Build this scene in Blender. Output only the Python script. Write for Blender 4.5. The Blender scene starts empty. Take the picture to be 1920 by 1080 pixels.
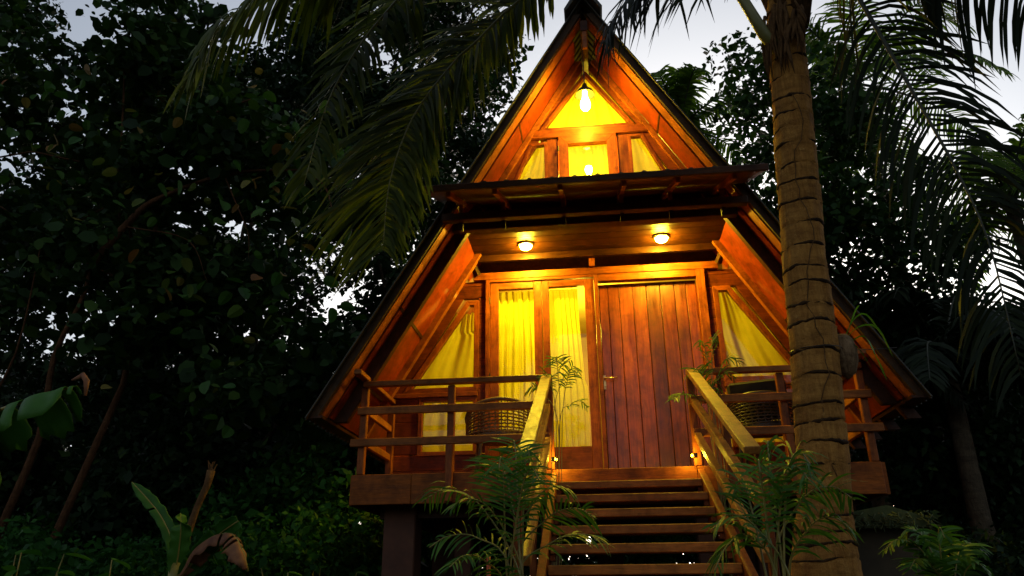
import bpy, math, random
import numpy as np
from mathutils import Vector, Matrix, Euler

random.seed(7)
SC = bpy.context.scene
COL = SC.collection

# ------------------------------------------------------------------ camera, sky, sun, exposure
def cam_setup():
    f, th, ro, ps = 1402.849, 0.38563, 0.00954, -0.10993
    cd = bpy.data.cameras.new('camera')
    cam = bpy.data.objects.new('camera', cd); COL.objects.link(cam)
    cd.sensor_width = 36.0; cd.lens = f * 36.0 / 1920.0
    cd.clip_start = 0.05; cd.clip_end = 2000
    fwd = Vector((math.cos(th) * math.sin(ps), math.cos(th) * math.cos(ps), math.sin(th)))
    r0 = Vector((math.cos(ps), -math.sin(ps), 0))
    u0 = r0.cross(fwd)
    right = r0 * math.cos(ro) + u0 * math.sin(ro) * -1
    up = right.cross(fwd)
    m = Matrix((right, up, -fwd)).transposed().to_4x4()
    m.translation = Vector((-0.08381, -7.09067, -0.91342))
    cam.matrix_world = m
    SC.camera = cam
cam_setup()

SUN_ELEV, SUN_ROT = math.radians(9.3), math.radians(6.0)
world = bpy.data.worlds.new("World"); SC.world = world
world.use_nodes = True
wn = world.node_tree.nodes; wl = world.node_tree.links
wn.clear()
sky = wn.new('ShaderNodeTexSky'); sky.sky_type = 'NISHITA'; sky.sun_disc = False
sky.sun_elevation = SUN_ELEV; sky.sun_rotation = SUN_ROT
sky.air_density = 1.0; sky.dust_density = 5.0; sky.ozone_density = 2.4; sky.altitude = 50
bg = wn.new('ShaderNodeBackground'); bg.inputs['Strength'].default_value = 0.15
wo = wn.new('ShaderNodeOutputWorld')
hs = wn.new('ShaderNodeHueSaturation'); hs.inputs['Saturation'].default_value = 0.52
wl.new(sky.outputs[0], hs.inputs['Color']); wl.new(hs.outputs[0], bg.inputs[0]); wl.new(bg.outputs[0], wo.inputs[0])

sd = bpy.data.lights.new('sun', 'SUN'); sd.energy = 0.12; sd.angle = math.radians(25); sd.color = (1.0, 0.9, 0.75)
sun = bpy.data.objects.new('sun', sd); COL.objects.link(sun)
sdir = Vector((math.sin(SUN_ROT) * math.cos(SUN_ELEV), math.cos(SUN_ROT) * math.cos(SUN_ELEV), math.sin(SUN_ELEV)))
sun.rotation_euler = (-sdir).to_track_quat('-Z', 'Y').to_euler()

SC.view_settings.view_transform = 'Standard'
SC.view_settings.look = 'None'
SC.view_settings.gamma = 1.0
SC.view_settings.exposure = 0.75
SC.view_settings.use_curve_mapping = False
SC.render.engine = 'CYCLES'
SC.cycles.max_bounces = 7
SC.cycles.diffuse_bounces = 4
SC.cycles.transparent_max_bounces = 8
SC.cycles.sample_clamp_indirect = 4.0
SC.cycles.caustics_reflective = False
SC.cycles.caustics_refractive = False

# ------------------------------------------------------------------ helpers
WLOC = {}
def V(*a): return Vector(a if len(a) > 1 else a[0])

class MB:
    def __init__(s): s.v = []; s.f = []
    def add(s, vs, fs):
        b = len(s.v); s.v += [tuple(p) for p in vs]; s.f += [tuple(i + b for i in q) for q in fs]; return s
    def box(s, x0, x1, y0, y1, z0, z1):
        vs = [(x, y, z) for z in (z0, z1) for y in (y0, y1) for x in (x0, x1)]
        return s.add(vs, [(0, 2, 3, 1), (4, 5, 7, 6), (0, 1, 5, 4), (2, 6, 7, 3), (0, 4, 6, 2), (1, 3, 7, 5)])
    def beam(s, p0, p1, w, h, up=(0, 0, 1)):
        p0, p1 = V(p0), V(p1); d = (p1 - p0).normalized(); up = V(up)
        sd_ = d.cross(up).normalized(); u = sd_.cross(d)
        vs = []
        for p in (p0, p1):
            for a, b in ((-1, -1), (1, -1), (1, 1), (-1, 1)):
                vs.append(p + sd_ * a * w / 2 + u * b * h / 2)
        return s.add(vs, [(0, 1, 2, 3), (7, 6, 5, 4), (0, 4, 5, 1), (1, 5, 6, 2), (2, 6, 7, 3), (3, 7, 4, 0)])
    def prism(s, poly, y0, y1):
        n = len(poly)
        a = sum(poly[i][0] * poly[(i + 1) % n][1] - poly[(i + 1) % n][0] * poly[i][1] for i in range(n))
        if a < 0: poly = poly[::-1]
        vs = [(x, y0, z) for x, z in poly] + [(x, y1, z) for x, z in poly]
        fs = [tuple(range(n)), tuple(range(2 * n - 1, n - 1, -1))] + [(i, i + n, (i + 1) % n + n, (i + 1) % n) for i in range(n)]
        return s.add(vs, fs)
    def tube(s, pts, rads, n=8, cap=True):
        pts = [V(p) for p in pts]
        if not hasattr(rads, '__len__'): rads = [rads] * len(pts)
        t = (pts[1] - pts[0]).normalized()
        ref = V(0, 0, 1) if abs(t.z) < .9 else V(1, 0, 0)
        a = t.cross(ref).normalized(); vs = []
        for i, p in enumerate(pts):
            t = (pts[min(i + 1, len(pts) - 1)] - pts[max(i - 1, 0)]).normalized()
            a = (a - t * a.dot(t)).normalized(); b = t.cross(a)
            for k in range(n):
                g = 2 * math.pi * k / n
                vs.append(p + (a * math.cos(g) + b * math.sin(g)) * rads[i])
        fs = []
        for i in range(len(pts) - 1):
            for k in range(n):
                fs.append((i * n + k, i * n + (k + 1) % n, (i + 1) * n + (k + 1) % n, (i + 1) * n + k))
        if cap:
            fs.append(tuple(range(n - 1, -1, -1))); m = (len(pts) - 1) * n; fs.append(tuple(range(m, m + n)))
        return s.add(vs, fs)
    def lathe(s, c, prof, n=20):
        vs = []; c = V(c)
        for r, z in prof:
            for k in range(n):
                g = 2 * math.pi * k / n
                vs.append((c.x + r * math.cos(g), c.y + r * math.sin(g), c.z + z))
        fs = []
        for i in range(len(prof) - 1):
            for k in range(n):
                fs.append((i * n + k, i * n + (k + 1) % n, (i + 1) * n + (k + 1) % n, (i + 1) * n + k))
        fs.append(tuple(range(n - 1, -1, -1))); m = (len(prof) - 1) * n; fs.append(tuple(range(m, m + n)))
        return s.add(vs, fs)
    def build(s, name, mat, parent=None, smooth=False, bevel=0, origin=None, label=None):
        P = np.array(s.v, float)
        o_ = V(origin) if origin is not None else V(((P.min(0) + P.max(0)) / 2).tolist())
        me = bpy.data.meshes.new(name)
        me.from_pydata((P - np.array(o_)).tolist(), [], s.f); me.update()
        if smooth: me.polygons.foreach_set('use_smooth', [True] * len(me.polygons))
        return link(name, me, mat, parent, o_, bevel, label)

def link(name, me, mat, parent, o_, bevel=0, label=None):
    if mat and not me.materials: me.materials.append(mat)
    ob = bpy.data.objects.new(name, me); COL.objects.link(ob)
    WLOC[ob] = V(o_)
    if parent:
        ob.parent = parent; ob.location = V(o_) - WLOC[parent]
    else: ob.location = V(o_)
    if bevel:
        md = ob.modifiers.new('edge', 'BEVEL'); md.width = bevel; md.segments = 1; md.limit_method = 'ANGLE'
    if label: ob['label'] = label
    return ob

def thing(name, label, cat, loc, group=None):
    o_ = bpy.data.objects.new(name, None); COL.objects.link(o_)
    o_.empty_display_size = .1; o_.location = loc; WLOC[o_] = V(loc)
    return tag(o_, label, cat, group)
def tag(o_, label, cat, group=None, kind=None):
    o_['label'] = label; o_['category'] = cat
    if group: o_['group'] = group
    if kind: o_['kind'] = kind
    return o_
def empty_part(name, parent, loc):
    o_ = bpy.data.objects.new(name, None); COL.objects.link(o_); o_.empty_display_size = .1
    o_.parent = parent; o_.location = V(loc) - WLOC[parent]; WLOC[o_] = V(loc); return o_

def np_mesh(name, P, F, attr=None):
    """P (n,3), F (m,k) faces of k verts, attr per-face float"""
    me = bpy.data.meshes.new(name)
    n, (m, k) = len(P), F.shape
    me.vertices.add(n); me.vertices.foreach_set('co', P.astype(np.float32).ravel())
    me.loops.add(m * k); me.loops.foreach_set('vertex_index', F.astype(np.int32).ravel())
    me.polygons.add(m); me.polygons.foreach_set('loop_start', np.arange(0, m * k, k, dtype=np.int32))
    me.update(calc_edges=True)
    if attr is not None:
        a = me.attributes.new('v', 'FLOAT', 'FACE'); a.data.foreach_set('value', attr.astype(np.float32))
    return me

# ------------------------------------------------------------------ materials
def nt(name):
    m = bpy.data.materials.new(name); m.use_nodes = True
    n = m.node_tree.nodes; n.clear(); return m, n, m.node_tree.links
def out(n, l, sh):
    o_ = n.new('ShaderNodeOutputMaterial'); l.new(sh, o_.inputs[0])
def mixc(n, l, fac, a, b, mode='MIX'):
    x = n.new('ShaderNodeMix'); x.data_type = 'RGBA'; x.blend_type = mode
    for sock, val in ((0, fac), (6, a), (7, b)):
        if hasattr(val, 'is_output'): l.new(val, x.inputs[sock])
        elif sock == 0: x.inputs[0].default_value = val
        else: x.inputs[sock].default_value = (*val, 1)
    return x.outputs[2]
def ramp(n, l, fac, stops):
    r = n.new('ShaderNodeValToRGB'); e = r.color_ramp.elements
    while len(e) < len(stops): e.new(.5)
    for q, (p, c) in zip(e, stops): q.position = p; q.color = (*c, 1)
    l.new(fac, r.inputs[0]); return r.outputs[0]
def rng(n, l, val, a, b, c, d):
    x = n.new('ShaderNodeMapRange'); l.new(val, x.inputs[0])
    for i, q in enumerate((a, b, c, d)): x.inputs[i + 1].default_value = q
    return x.outputs[0]
def noise(n, l, vec, sc, det=4, rough=.6, dist=0):
    x = n.new('ShaderNodeTexNoise'); x.inputs['Scale'].default_value = sc; x.inputs['Detail'].default_value = det
    x.inputs['Roughness'].default_value = rough; x.inputs['Distortion'].default_value = dist
    if vec: l.new(vec, x.inputs['Vector'])
    return x.outputs['Fac']

def wood(name, dark, light, axis='x', rough=.42, stretch=14., scale=2.4, bump=.25, var=.35, coat=.0):
    m, n, l = nt(name)
    tc = n.new('ShaderNodeTexCoord'); oi = n.new('ShaderNodeObjectInfo')
    off = n.new('ShaderNodeVectorMath'); off.operation = 'SCALE'; off.inputs[3].default_value = 37.0
    cb = n.new('ShaderNodeCombineXYZ')
    for i in range(3): l.new(oi.outputs['Random'], cb.inputs[i])
    l.new(cb.outputs[0], off.inputs[0])
    ad = n.new('ShaderNodeVectorMath'); l.new(tc.outputs['Object'], ad.inputs[0]); l.new(off.outputs[0], ad.inputs[1])
    mp = n.new('ShaderNodeMapping'); l.new(ad.outputs[0], mp.inputs[0])
    s_ = [stretch] * 3
    if axis == 's': s_ = [3, 3, 3]
    else: s_['xyz'.index(axis)] = 1.0
    mp.inputs['Scale'].default_value = s_
    a = noise(n, l, mp.outputs[0], scale, 6, .65, .8)
    b = noise(n, l, mp.outputs[0], scale * 5, 3, .6)
    g = noise(n, l, ad.outputs[0], 3.1, 3)
    mid = tuple((x + y) / 2 for x, y in zip(dark, light))
    c = ramp(n, l, a, [(.28, dark), (.5, mid), (.72, light)])
    c = mixc(n, l, rng(n, l, b, .4, .7, 0, .45), c, tuple(x * .55 for x in dark))
    br = n.new('ShaderNodeHueSaturation'); l.new(c, br.inputs['Color'])
    mu = n.new('ShaderNodeMath'); mu.operation = 'MULTIPLY'
    st = noise(n, l, ad.outputs[0], 7.0, 6, .7, .5)
    mv = n.new('ShaderNodeMath'); mv.operation = 'MULTIPLY'
    l.new(rng(n, l, st, .36, .56, .62, 1.05), mv.inputs[0]); l.new(rng(n, l, g, .3, .7, .68, 1.25), mv.inputs[1])
    l.new(rng(n, l, oi.outputs['Random'], 0, 1, 1 - var, 1 + var), mu.inputs[0]); l.new(mv.outputs[0], mu.inputs[1])
    l.new(mu.outputs[0], br.inputs['Value'])
    p = n.new('ShaderNodeBsdfPrincipled'); l.new(br.outputs[0], p.inputs['Base Color'])
    l.new(rng(n, l, a, .3, .7, rough - .08, rough + .14), p.inputs['Roughness'])
    p.inputs['Specular IOR Level'].default_value = .45 if coat > .2 else .15
    p.inputs['Coat Weight'].default_value = coat if coat > .2 else 0; p.inputs['Coat Roughness'].default_value = .25
    bp = n.new('ShaderNodeBump'); bp.inputs['Strength'].default_value = bump; bp.inputs['Distance'].default_value = .006
    l.new(b, bp.inputs['Height']); l.new(bp.outputs[0], p.inputs['Normal'])
    out(n, l, p.outputs[0]); return m

def plain(name, c1, c2, scale=8, rough=.6, metallic=0, bump=.2, spec=.5):
    m, n, l = nt(name); tc = n.new('ShaderNodeTexCoord')
    a = noise(n, l, tc.outputs['Object'], scale, 5)
    p = n.new('ShaderNodeBsdfPrincipled'); l.new(ramp(n, l, a, [(.3, c1), (.7, c2)]), p.inputs['Base Color'])
    p.inputs['Roughness'].default_value = rough; p.inputs['Metallic'].default_value = metallic
    p.inputs['Specular IOR Level'].default_value = spec
    bp = n.new('ShaderNodeBump'); bp.inputs['Strength'].default_value = bump; bp.inputs['Distance'].default_value = .01
    l.new(a, bp.inputs['Height']); l.new(bp.outputs[0], p.inputs['Normal'])
    out(n, l, p.outputs[0]); return m

def leafmat(name, stops, trans=.3, rough=.6, spec=.14, objvar=False):
    m, n, l = nt(name)
    if objvar:
        s_ = n.new('ShaderNodeObjectInfo'); src = s_.outputs['Random']
    else:
        s_ = n.new('ShaderNodeAttribute'); s_.attribute_name = 'v'; src = s_.outputs['Fac']
    c = ramp(n, l, src, stops)
    tc = n.new('ShaderNodeTexCoord'); q = noise(n, l, tc.outputs['Object'], 9, 3)
    c = mixc(n, l, rng(n, l, q, .35, .7, 0, .5), c, (.6, .6, .5), 'MULTIPLY')
    p = n.new('ShaderNodeBsdfPrincipled'); l.new(c, p.inputs['Base Color']); p.inputs['Roughness'].default_value = rough
    p.inputs['Specular IOR Level'].default_value = spec
    t = n.new('ShaderNodeBsdfTranslucent'); l.new(mixc(n, l, 1.0, c, (1.0, 1.15, .55), 'MULTIPLY'), t.inputs[0])
    x = n.new('ShaderNodeMixShader'); x.inputs[0].default_value = trans
    l.new(p.outputs[0], x.inputs[1]); l.new(t.outputs[0], x.inputs[2]); out(n, l, x.outputs[0]); return m

def emit(name, col, strength):
    m, n, l = nt(name); e = n.new('ShaderNodeEmission'); e.inputs[0].default_value = (*col, 1); e.inputs[1].default_value = strength
    out(n, l, e.outputs[0]); return m

def glassmat():
    m, n, l = nt('window_glass')
    lw = n.new('ShaderNodeLayerWeight'); lw.inputs[0].default_value = .5
    pw = n.new('ShaderNodeMath'); pw.operation = 'POWER'; l.new(lw.outputs['Facing'], pw.inputs[0]); pw.inputs[1].default_value = 4
    fr = n.new('ShaderNodeMapRange'); l.new(pw.outputs[0], fr.inputs[0]); fr.inputs[3].default_value = .018; fr.inputs[4].default_value = .9
    g = n.new('ShaderNodeBsdfGlossy'); g.inputs['Roughness'].default_value = .01
    t = n.new('ShaderNodeBsdfTransparent'); t.inputs[0].default_value = (.95, .96, .93, 1)
    x = n.new('ShaderNodeMixShader'); l.new(fr.outputs[0], x.inputs[0]); l.new(t.outputs[0], x.inputs[1]); l.new(g.outputs[0], x.inputs[2])
    out(n, l, x.outputs[0]); return m

def curtainmat():
    m, n, l = nt('curtain_cloth'); tc = n.new('ShaderNodeTexCoord')
    a = noise(n, l, tc.outputs['Object'], 5, 4)
    c = ramp(n, l, a, [(.3, (.70, .60, .055)), (.7, (.84, .74, .085))])
    d = n.new('ShaderNodeBsdfDiffuse'); l.new(c, d.inputs[0])
    t = n.new('ShaderNodeBsdfTranslucent'); l.new(c, t.inputs[0])
    x = n.new('ShaderNodeMixShader'); x.inputs[0].default_value = .45
    l.new(d.outputs[0], x.inputs[1]); l.new(t.outputs[0], x.inputs[2]); out(n, l, x.outputs[0]); return m

def trunkmat(name, dark, light, zs=1.0):
    m, n, l = nt(name); tc = n.new('ShaderNodeTexCoord')
    mp = n.new('ShaderNodeMapping'); mp.inputs['Scale'].default_value = (14, 14, 2.2 * zs); l.new(tc.outputs['Object'], mp.inputs[0])
    mq = n.new('ShaderNodeMapping'); mq.inputs['Scale'].default_value = (2.2, 2.2, 13); l.new(tc.outputs['Object'], mq.inputs[0])
    a = noise(n, l, mp.outputs[0], 3.2, 7, .75, .5)
    h = noise(n, l, mq.outputs[0], 1.6, 5, .7, .4)
    b = noise(n, l, tc.outputs['Object'], 4.2, 6, .7, .6)
    k = noise(n, l, tc.outputs['Object'], 17, 5, .75)
    c = ramp(n, l, a, [(.30, dark), (.66, light)])
    c = mixc(n, l, rng(n, l, h, .44, .62, 0, .45), c, tuple(x * .5 for x in dark))
    c = mixc(n, l, rng(n, l, b, .52, .66, 0, .55), c, tuple(x * .4 for x in dark))
    c = mixc(n, l, rng(n, l, k, .60, .70, 0, .55), c, tuple(min(.6, x * 1.25 + .03) for x in light))
    p = n.new('ShaderNodeBsdfPrincipled'); l.new(c, p.inputs['Base Color']); p.inputs['Roughness'].default_value = .85
    p.inputs['Specular IOR Level'].default_value = .12
    ad = n.new('ShaderNodeMath'); l.new(a, ad.inputs[0]); l.new(k, ad.inputs[1])
    bp = n.new('ShaderNodeBump'); bp.inputs['Strength'].default_value = .9; bp.inputs['Distance'].default_value = .02
    l.new(ad.outputs[0], bp.inputs['Height']); l.new(bp.outputs[0], p.inputs['Normal']); out(n, l, p.outputs[0]); return m

RD, RL = (.20, .040, .008), (.42, .105, .020)
M = dict(
    door=wood('door_wood', (.12, .016, .003), (.33, .058, .010), 'z', .34, 16, 2.0, .2, .38, .25),
    frame_v=wood('frame_wood_upright', (.19, .036, .006), (.36, .082, .013), 'z', .38, 14, 2.2, .2, .12, .2),
    frame_h=wood('frame_wood_level', (.19, .036, .006), (.36, .082, .013), 'x', .38, 14, 2.2, .2, .12, .2),
    wall=wood('wall_board_wood', (.11, .018, .004), (.25, .046, .008), 'x', .42, 14, 2.2, .25, .22, .1),
    rail=wood('rail_wood', (.22, .060, .010), (.42, .130, .022), 'x', .5, 12, 2.6, .3, .2),
    railslope=wood('stair_rail_wood', (.28, .115, .022), (.48, .22, .045), 'y', .42, 12, 2.6, .3, .12),
    tread=wood('tread_wood', (.26, .088, .014), (.50, .18, .030), 'x', .45, 12, 2.6, .3, .2),
    post=wood('post_wood', (.18, .042, .008), (.34, .090, .017), 'z', .5, 12, 2.6, .3, .15),
    fascia=wood('fascia_wood', (.20, .050, .006), (.38, .10, .013), 'x', .55, 10, 3.0, .35, .18),
    soffit=wood('soffit_panel_wood', (.20, .022, .0035), (.31, .041, .006), 's', .45, 3, 2.0, .06, .10, .1),
    barge=wood('barge_wood', (.26, .060, .010), (.44, .115, .02), 's', .45, 3, 3.0, .2, .1),
    shaded_trim=wood('shaded_trim_wood', (.045, .020, .007), (.10, .045, .014), 's', .6, 3, 3.0, .3, .1),  # trim wood with shade put into its dark colour
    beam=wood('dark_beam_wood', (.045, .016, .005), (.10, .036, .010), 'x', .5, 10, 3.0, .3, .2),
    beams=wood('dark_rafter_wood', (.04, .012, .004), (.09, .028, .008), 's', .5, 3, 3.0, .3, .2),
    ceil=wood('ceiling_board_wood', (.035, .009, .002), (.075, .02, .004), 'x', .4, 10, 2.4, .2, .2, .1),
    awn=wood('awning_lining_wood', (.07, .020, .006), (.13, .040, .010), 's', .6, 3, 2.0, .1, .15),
    roof=plain('roof_sheet_paint', (.025, .02, .013), (.055, .042, .024), 6, .5, 0, .2, .3),
    pier=plain('pier_plaster', (.06, .017, .006), (.12, .040, .014), 5, .8),
    floor=wood('floor_wood', (.13, .04, .012), (.25, .09, .025), 'x', .5),
    inner=plain('inner_wall_paint', (.30, .18, .06), (.4, .25, .09), 3, .8),
    glass=glassmat(), curtain=curtainmat(),
    brass=plain('brass_metal', (.6, .36, .14), (.75, .48, .2), 10, .3, 1, .05),
    darkmetal=plain('dark_metal', (.03, .022, .015), (.06, .045, .03), 10, .4, .6, .1),
    plastic=plain('dark_plastic', (.03, .012, .008), (.05, .02, .012), 10, .4),
    porcelain=plain('lamp_ceramic', (.5, .42, .3), (.6, .5, .36), 6, .3, 0, .02),
    bulb=emit('bulb_glow', (1.0, .74, .035), 210.0),
    dome=emit('dome_glow', (1.0, .74, .035), 780.0),
    led=emit('led_glow', (1.0, .62, .008), 60.0),
    wicker=plain('wicker_cane', (.10, .05, .018), (.2, .11, .04), 30, .45),
    darkwicker=plain('dark_wicker_cane', (.02, .012, .008), (.05, .03, .016), 30, .4),
    cushion=plain('cushion_cloth', (.012, .009, .007), (.02, .015, .012), 40, .9),
    clay=plain('dark_clay_pot', (.03, .014, .008), (.06, .028, .014), 8, .8),
    trunk=trunkmat('coconut_bark', (.26, .100, .020), (.52, .245, .052)),
    ftrunk=trunkmat('far_palm_bark', (.05, .035, .02), (.12, .085, .05)),
    bark=trunkmat('tree_bark', (.045, .018, .007), (.13, .055, .020)),
    dbark=trunkmat('dark_tree_bark', (.03, .018, .01), (.07, .045, .025)),
    scar=trunkmat('leaf_scar_bark', (.03, .014, .006), (.10, .05, .018)),
    husk=trunkmat('coconut_husk', (.12, .06, .025), (.32, .2, .1)),
    rachis=plain('palm_rachis', (.13, .12, .025), (.24, .2, .05), 6, .45),
    drachis=plain('shaded_rachis', (.018, .02, .007), (.035, .035, .012), 6, .5),  # rachis darkened to go with the silhouetted fronds
    cane=plain('areca_cane', (.14, .13, .02), (.30, .22, .04), 12, .4),
    sheath=trunkmat('palm_sheath', (.09, .04, .014), (.20, .10, .035)),
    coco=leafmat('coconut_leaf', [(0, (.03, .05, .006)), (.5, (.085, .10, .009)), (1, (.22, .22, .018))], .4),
    cocoshade=leafmat('shaded_coconut_leaf', [(0, (.006, .011, .004)), (1, (.018, .027, .008))], .1),  # darker copy of the coconut leaf, silhouette shade put into the colour
    farcoco=leafmat('far_coconut_leaf', [(0, (.05, .10, .012)), (.7, (.10, .16, .018)), (1, (.22, .27, .03))], .5),
    areca=leafmat('areca_leaf', [(0, (.03, .10, .012)), (.6, (.08, .19, .022)), (1, (.19, .29, .035))], .3, .5, .25),
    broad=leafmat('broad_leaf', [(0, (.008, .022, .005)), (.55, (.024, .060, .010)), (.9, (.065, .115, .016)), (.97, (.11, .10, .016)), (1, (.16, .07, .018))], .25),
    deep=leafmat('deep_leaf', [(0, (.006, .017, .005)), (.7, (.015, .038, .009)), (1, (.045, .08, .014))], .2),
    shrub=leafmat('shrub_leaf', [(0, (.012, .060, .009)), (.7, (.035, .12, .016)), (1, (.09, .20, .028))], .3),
    single=leafmat('lit_single_leaf', [(0, (.03, .09, .014)), (.6, (.06, .13, .02)), (.8, (.15, .15, .03)), (.92, (.22, .13, .03)), (1, (.22, .08, .025))], .3, .5, .2, True),  # lighter than the crown leaves, light put into the colour
    banana=leafmat('banana_leaf', [(0, (.04, .14, .016)), (1, (.09, .24, .03))], .35, .5, .25, True),
    deadleaf=plain('dead_banana_leaf', (.10, .03, .012), (.26, .10, .03), 12, .8),
    ground=plain('ground_soil', (.02, .016, .009), (.05, .04, .02), 3, .95),
    shed=plain('shed_wall_plaster', (.035, .023, .009), (.07, .046, .018), 4, .85),
    thatch=plain('mossy_thatch', (.03, .05, .012), (.09, .10, .03), 14, .9),
)

# ------------------------------------------------------------------ setting: ground
g = MB(); N = 40
for j in range(N + 1):
    for i in range(N + 1):
        x = -150 + 300 * i / N; y = -120 + 300 * j / N
        g.v.append((x, y, -2.2 + .05 * math.sin(i * 1.7) * math.cos(j * 1.3)))
for j in range(N):
    for i in range(N):
        a = j * (N + 1) + i; g.f.append((a, a + 1, a + N + 2, a + N + 1))
go = g.build('ground', M['ground'], smooth=True); go['kind'] = 'structure'

# ------------------------------------------------------------------ the cabin
SL = 1.6934; ZA = 4.523
def xo(z): return (ZA - z) / SL                 # outer roof line
def xs(z): return xo(z) - .085                  # soffit line
cabin = thing('cabin', 'small wooden A-frame cabin on piers with glowing yellow windows and a porch', 'cabin', (0, 1.0, -2.2))

def sgn_slope(sg, y0, y1, z0, z1, d0, d1):
    """slab in a roof slope: between outward offsets d0 < d1 (horizontal) from the outer roof line"""
    vs = []
    for y in (y0, y1):
        for z in (z0, z1):
            for d in (d0, d1): vs.append((sg * (xo(z) + d), y, z))
    m = MB(); m.add(vs, [(0, 1, 3, 2), (4, 6, 7, 5), (0, 4, 5, 1), (2, 3, 7, 6), (0, 2, 6, 4), (1, 5, 7, 3)])
    return m

# roof slopes: ribbed sheets
roofs = {}
for sg in (-1, 1):
    m = MB(); nrib = 46; y0, y1 = -1.25, 3.2
    zt, zb = ZA + .02, .42
    prof = []
    k = 0
    step = (y1 - y0) / nrib
    for k in range(nrib):
        y = y0 + k * step
        prof += [(y, .0245), (y + step * .55, .0245), (y + step * .65, .045), (y + step * .9, .045)]
    prof.append((y1, .0245))
    for z in (zb, zt):
        for y, d in prof: m.v.append((sg * (xo(z) + d), y, z))
        for y, d in prof: m.v.append((sg * (xo(z) + d - .012), y, z))
    n_ = len(prof)
    for i in range(n_ - 1):
        m.f.append((i, i + 1, 2 * n_ + i + 1, 2 * n_ + i)); m.f.append((n_ + i + 1, n_ + i, 3 * n_ + i, 3 * n_ + i + 1))
        m.f.append((i, n_ + i, n_ + i + 1, i + 1))
    m.f.append((0, 2 * n_, 3 * n_, n_)); m.f.append((n_ - 1, 2 * n_ - 1, 4 * n_ - 1, 3 * n_ - 1))
    r = m.build('roof_slope', M['roof'], cabin); roofs[sg] = r
    # soffit panels in columns (front bay, inner bay, room) with joints
    for (a, b) in ((-1.035, -.915), (-.845, -.195), (-.125, 1.4), (1.405, 3.15)):
        zz = [.46, .80, 1.42, 2.30, 3.25, 4.2]
        for z0, z1 in zip(zz[:-1], zz[1:]):
            if z0 > 2.2 and a < -.5:
                if a > -1: continue
                a_, b_ = -1.035, -.72
            else: a_, b_ = a, b
            sgn_slope(sg, a_ + .003, b_ - .003, z0 + .004, z1 - .004, -.085, -.072).build('soffit_panel', M['soffit'], r)
    for (a, b) in ((-.95, -.80), (-.20, -.10)):      # panels run behind the rafters too
        sgn_slope(sg, a, b, .46, 4.25, -.070, -.060).build('backing_board', M['beams'], r)
    # thin battens over the joints
    for z in (.80, 1.42, 2.30, 3.25):
        if z > 2.2:
            sgn_slope(sg, -1.03, -.722, z - .008, z + .008, -.091, -.0855).build('batten', M['beams'], r); continue
        sgn_slope(sg, -1.03, -.918, z - .012, z + .012, -.092, -.0855).build('batten', M['beams'], r)
        sgn_slope(sg, -.843, -.197, z - .012, z + .012, -.092, -.0855).build('batten', M['beams'], r)
    sgn_slope(sg, -.915, -.845, .45, 2.42, -.20, -.070).build('rafter', M['beams'], r)
    sgn_slope(sg, -.195, -.125, .45, 2.42, -.150, -.070).build('rafter', M['barge'], r)
    sgn_slope(sg, -.715, -.64, 2.5, 4.2, -.140, -.087).build('rafter', M['barge'], r)
    sgn_slope(sg, -1.205, -1.17, .44, 4.38, -.060, .012).build('bargeboard', M['shaded_trim'], r, bevel=.003)  # dark wood colour stands in for the shade on the front face
    sgn_slope(sg, -1.168, -1.04, .45, 4.36, -.070, -.056).build('verge_board', M['barge'], r)
    sgn_slope(sg, -1.205, 3.1, .425, .445, -.10, .01).build('eave_board', M['beams'], r)
    # rafter tails under the eave
    for k in range(9):
        y = -.9 + k * .45
        if sg > 0: sgn_slope(sg, y, y + .06, .33, .424, -.10, .005).build('rafter_tail', M['beams'], r)
# ridge cap
m = MB()
for y0, y1, e in ((-1.34, .9, .012), (.88, 3.22, 0)):
    m.prism([(-.165, ZA - .215 + e), (0, ZA + .045 + e), (.165, ZA - .215 + e), (.185, ZA - .195 + e), (.05, ZA + .045 + e), (0, ZA + .075 + e), (-.05, ZA + .045 + e), (-.185, ZA - .195 + e)], y0, y1)
m.build('ridge_cap', M['roof'], cabin)
MB().beam((0, -1.20, 4.24), (0, 3.1, 4.24), .07, .12).build('ridge_beam', M['beams'], cabin)
kp = MB().box(-.022, .022, -1.19, -1.155, 3.98, 4.30).build('king_post', M['barge'], cabin)

# ---- facade walls
def clip_band(poly, z0, z1):
    def cl(p, z, keep):
        o_ = []
        for i in range(len(p)):
            a, b = p[i], p[(i + 1) % len(p)]
            ia, ib = keep(a[1] - z), keep(b[1] - z)
            if ia: o_.append(a)
            if ia != ib:
                t = (z - a[1]) / (b[1] - a[1]); o_.append((a[0] + (b[0] - a[0]) * t, z))
        return o_
    p = cl(poly, z0, lambda d: d >= 0)
    return cl(p, z1, lambda d: d <= 0) if p else p
wallp = empty_part('front_wall', cabin, (0, .03, 0))
def boards(poly, y0=-.012, y1=.03, h=.155, par=None):
    zs = [p[1] for p in poly]; z = math.floor(min(zs) / h) * h
    while z < max(zs):
        b = clip_band(poly, z + .0012, z + h - .0012)
        if len(b) >= 3 and max(q[1] for q in b) - min(q[1] for q in b) > .01:
            MB().prism(b, y0, y1).build('wall_board', M['wall'], par or wallp, bevel=.003)
        z += h
def S(z): return xs(z) - .005
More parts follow.
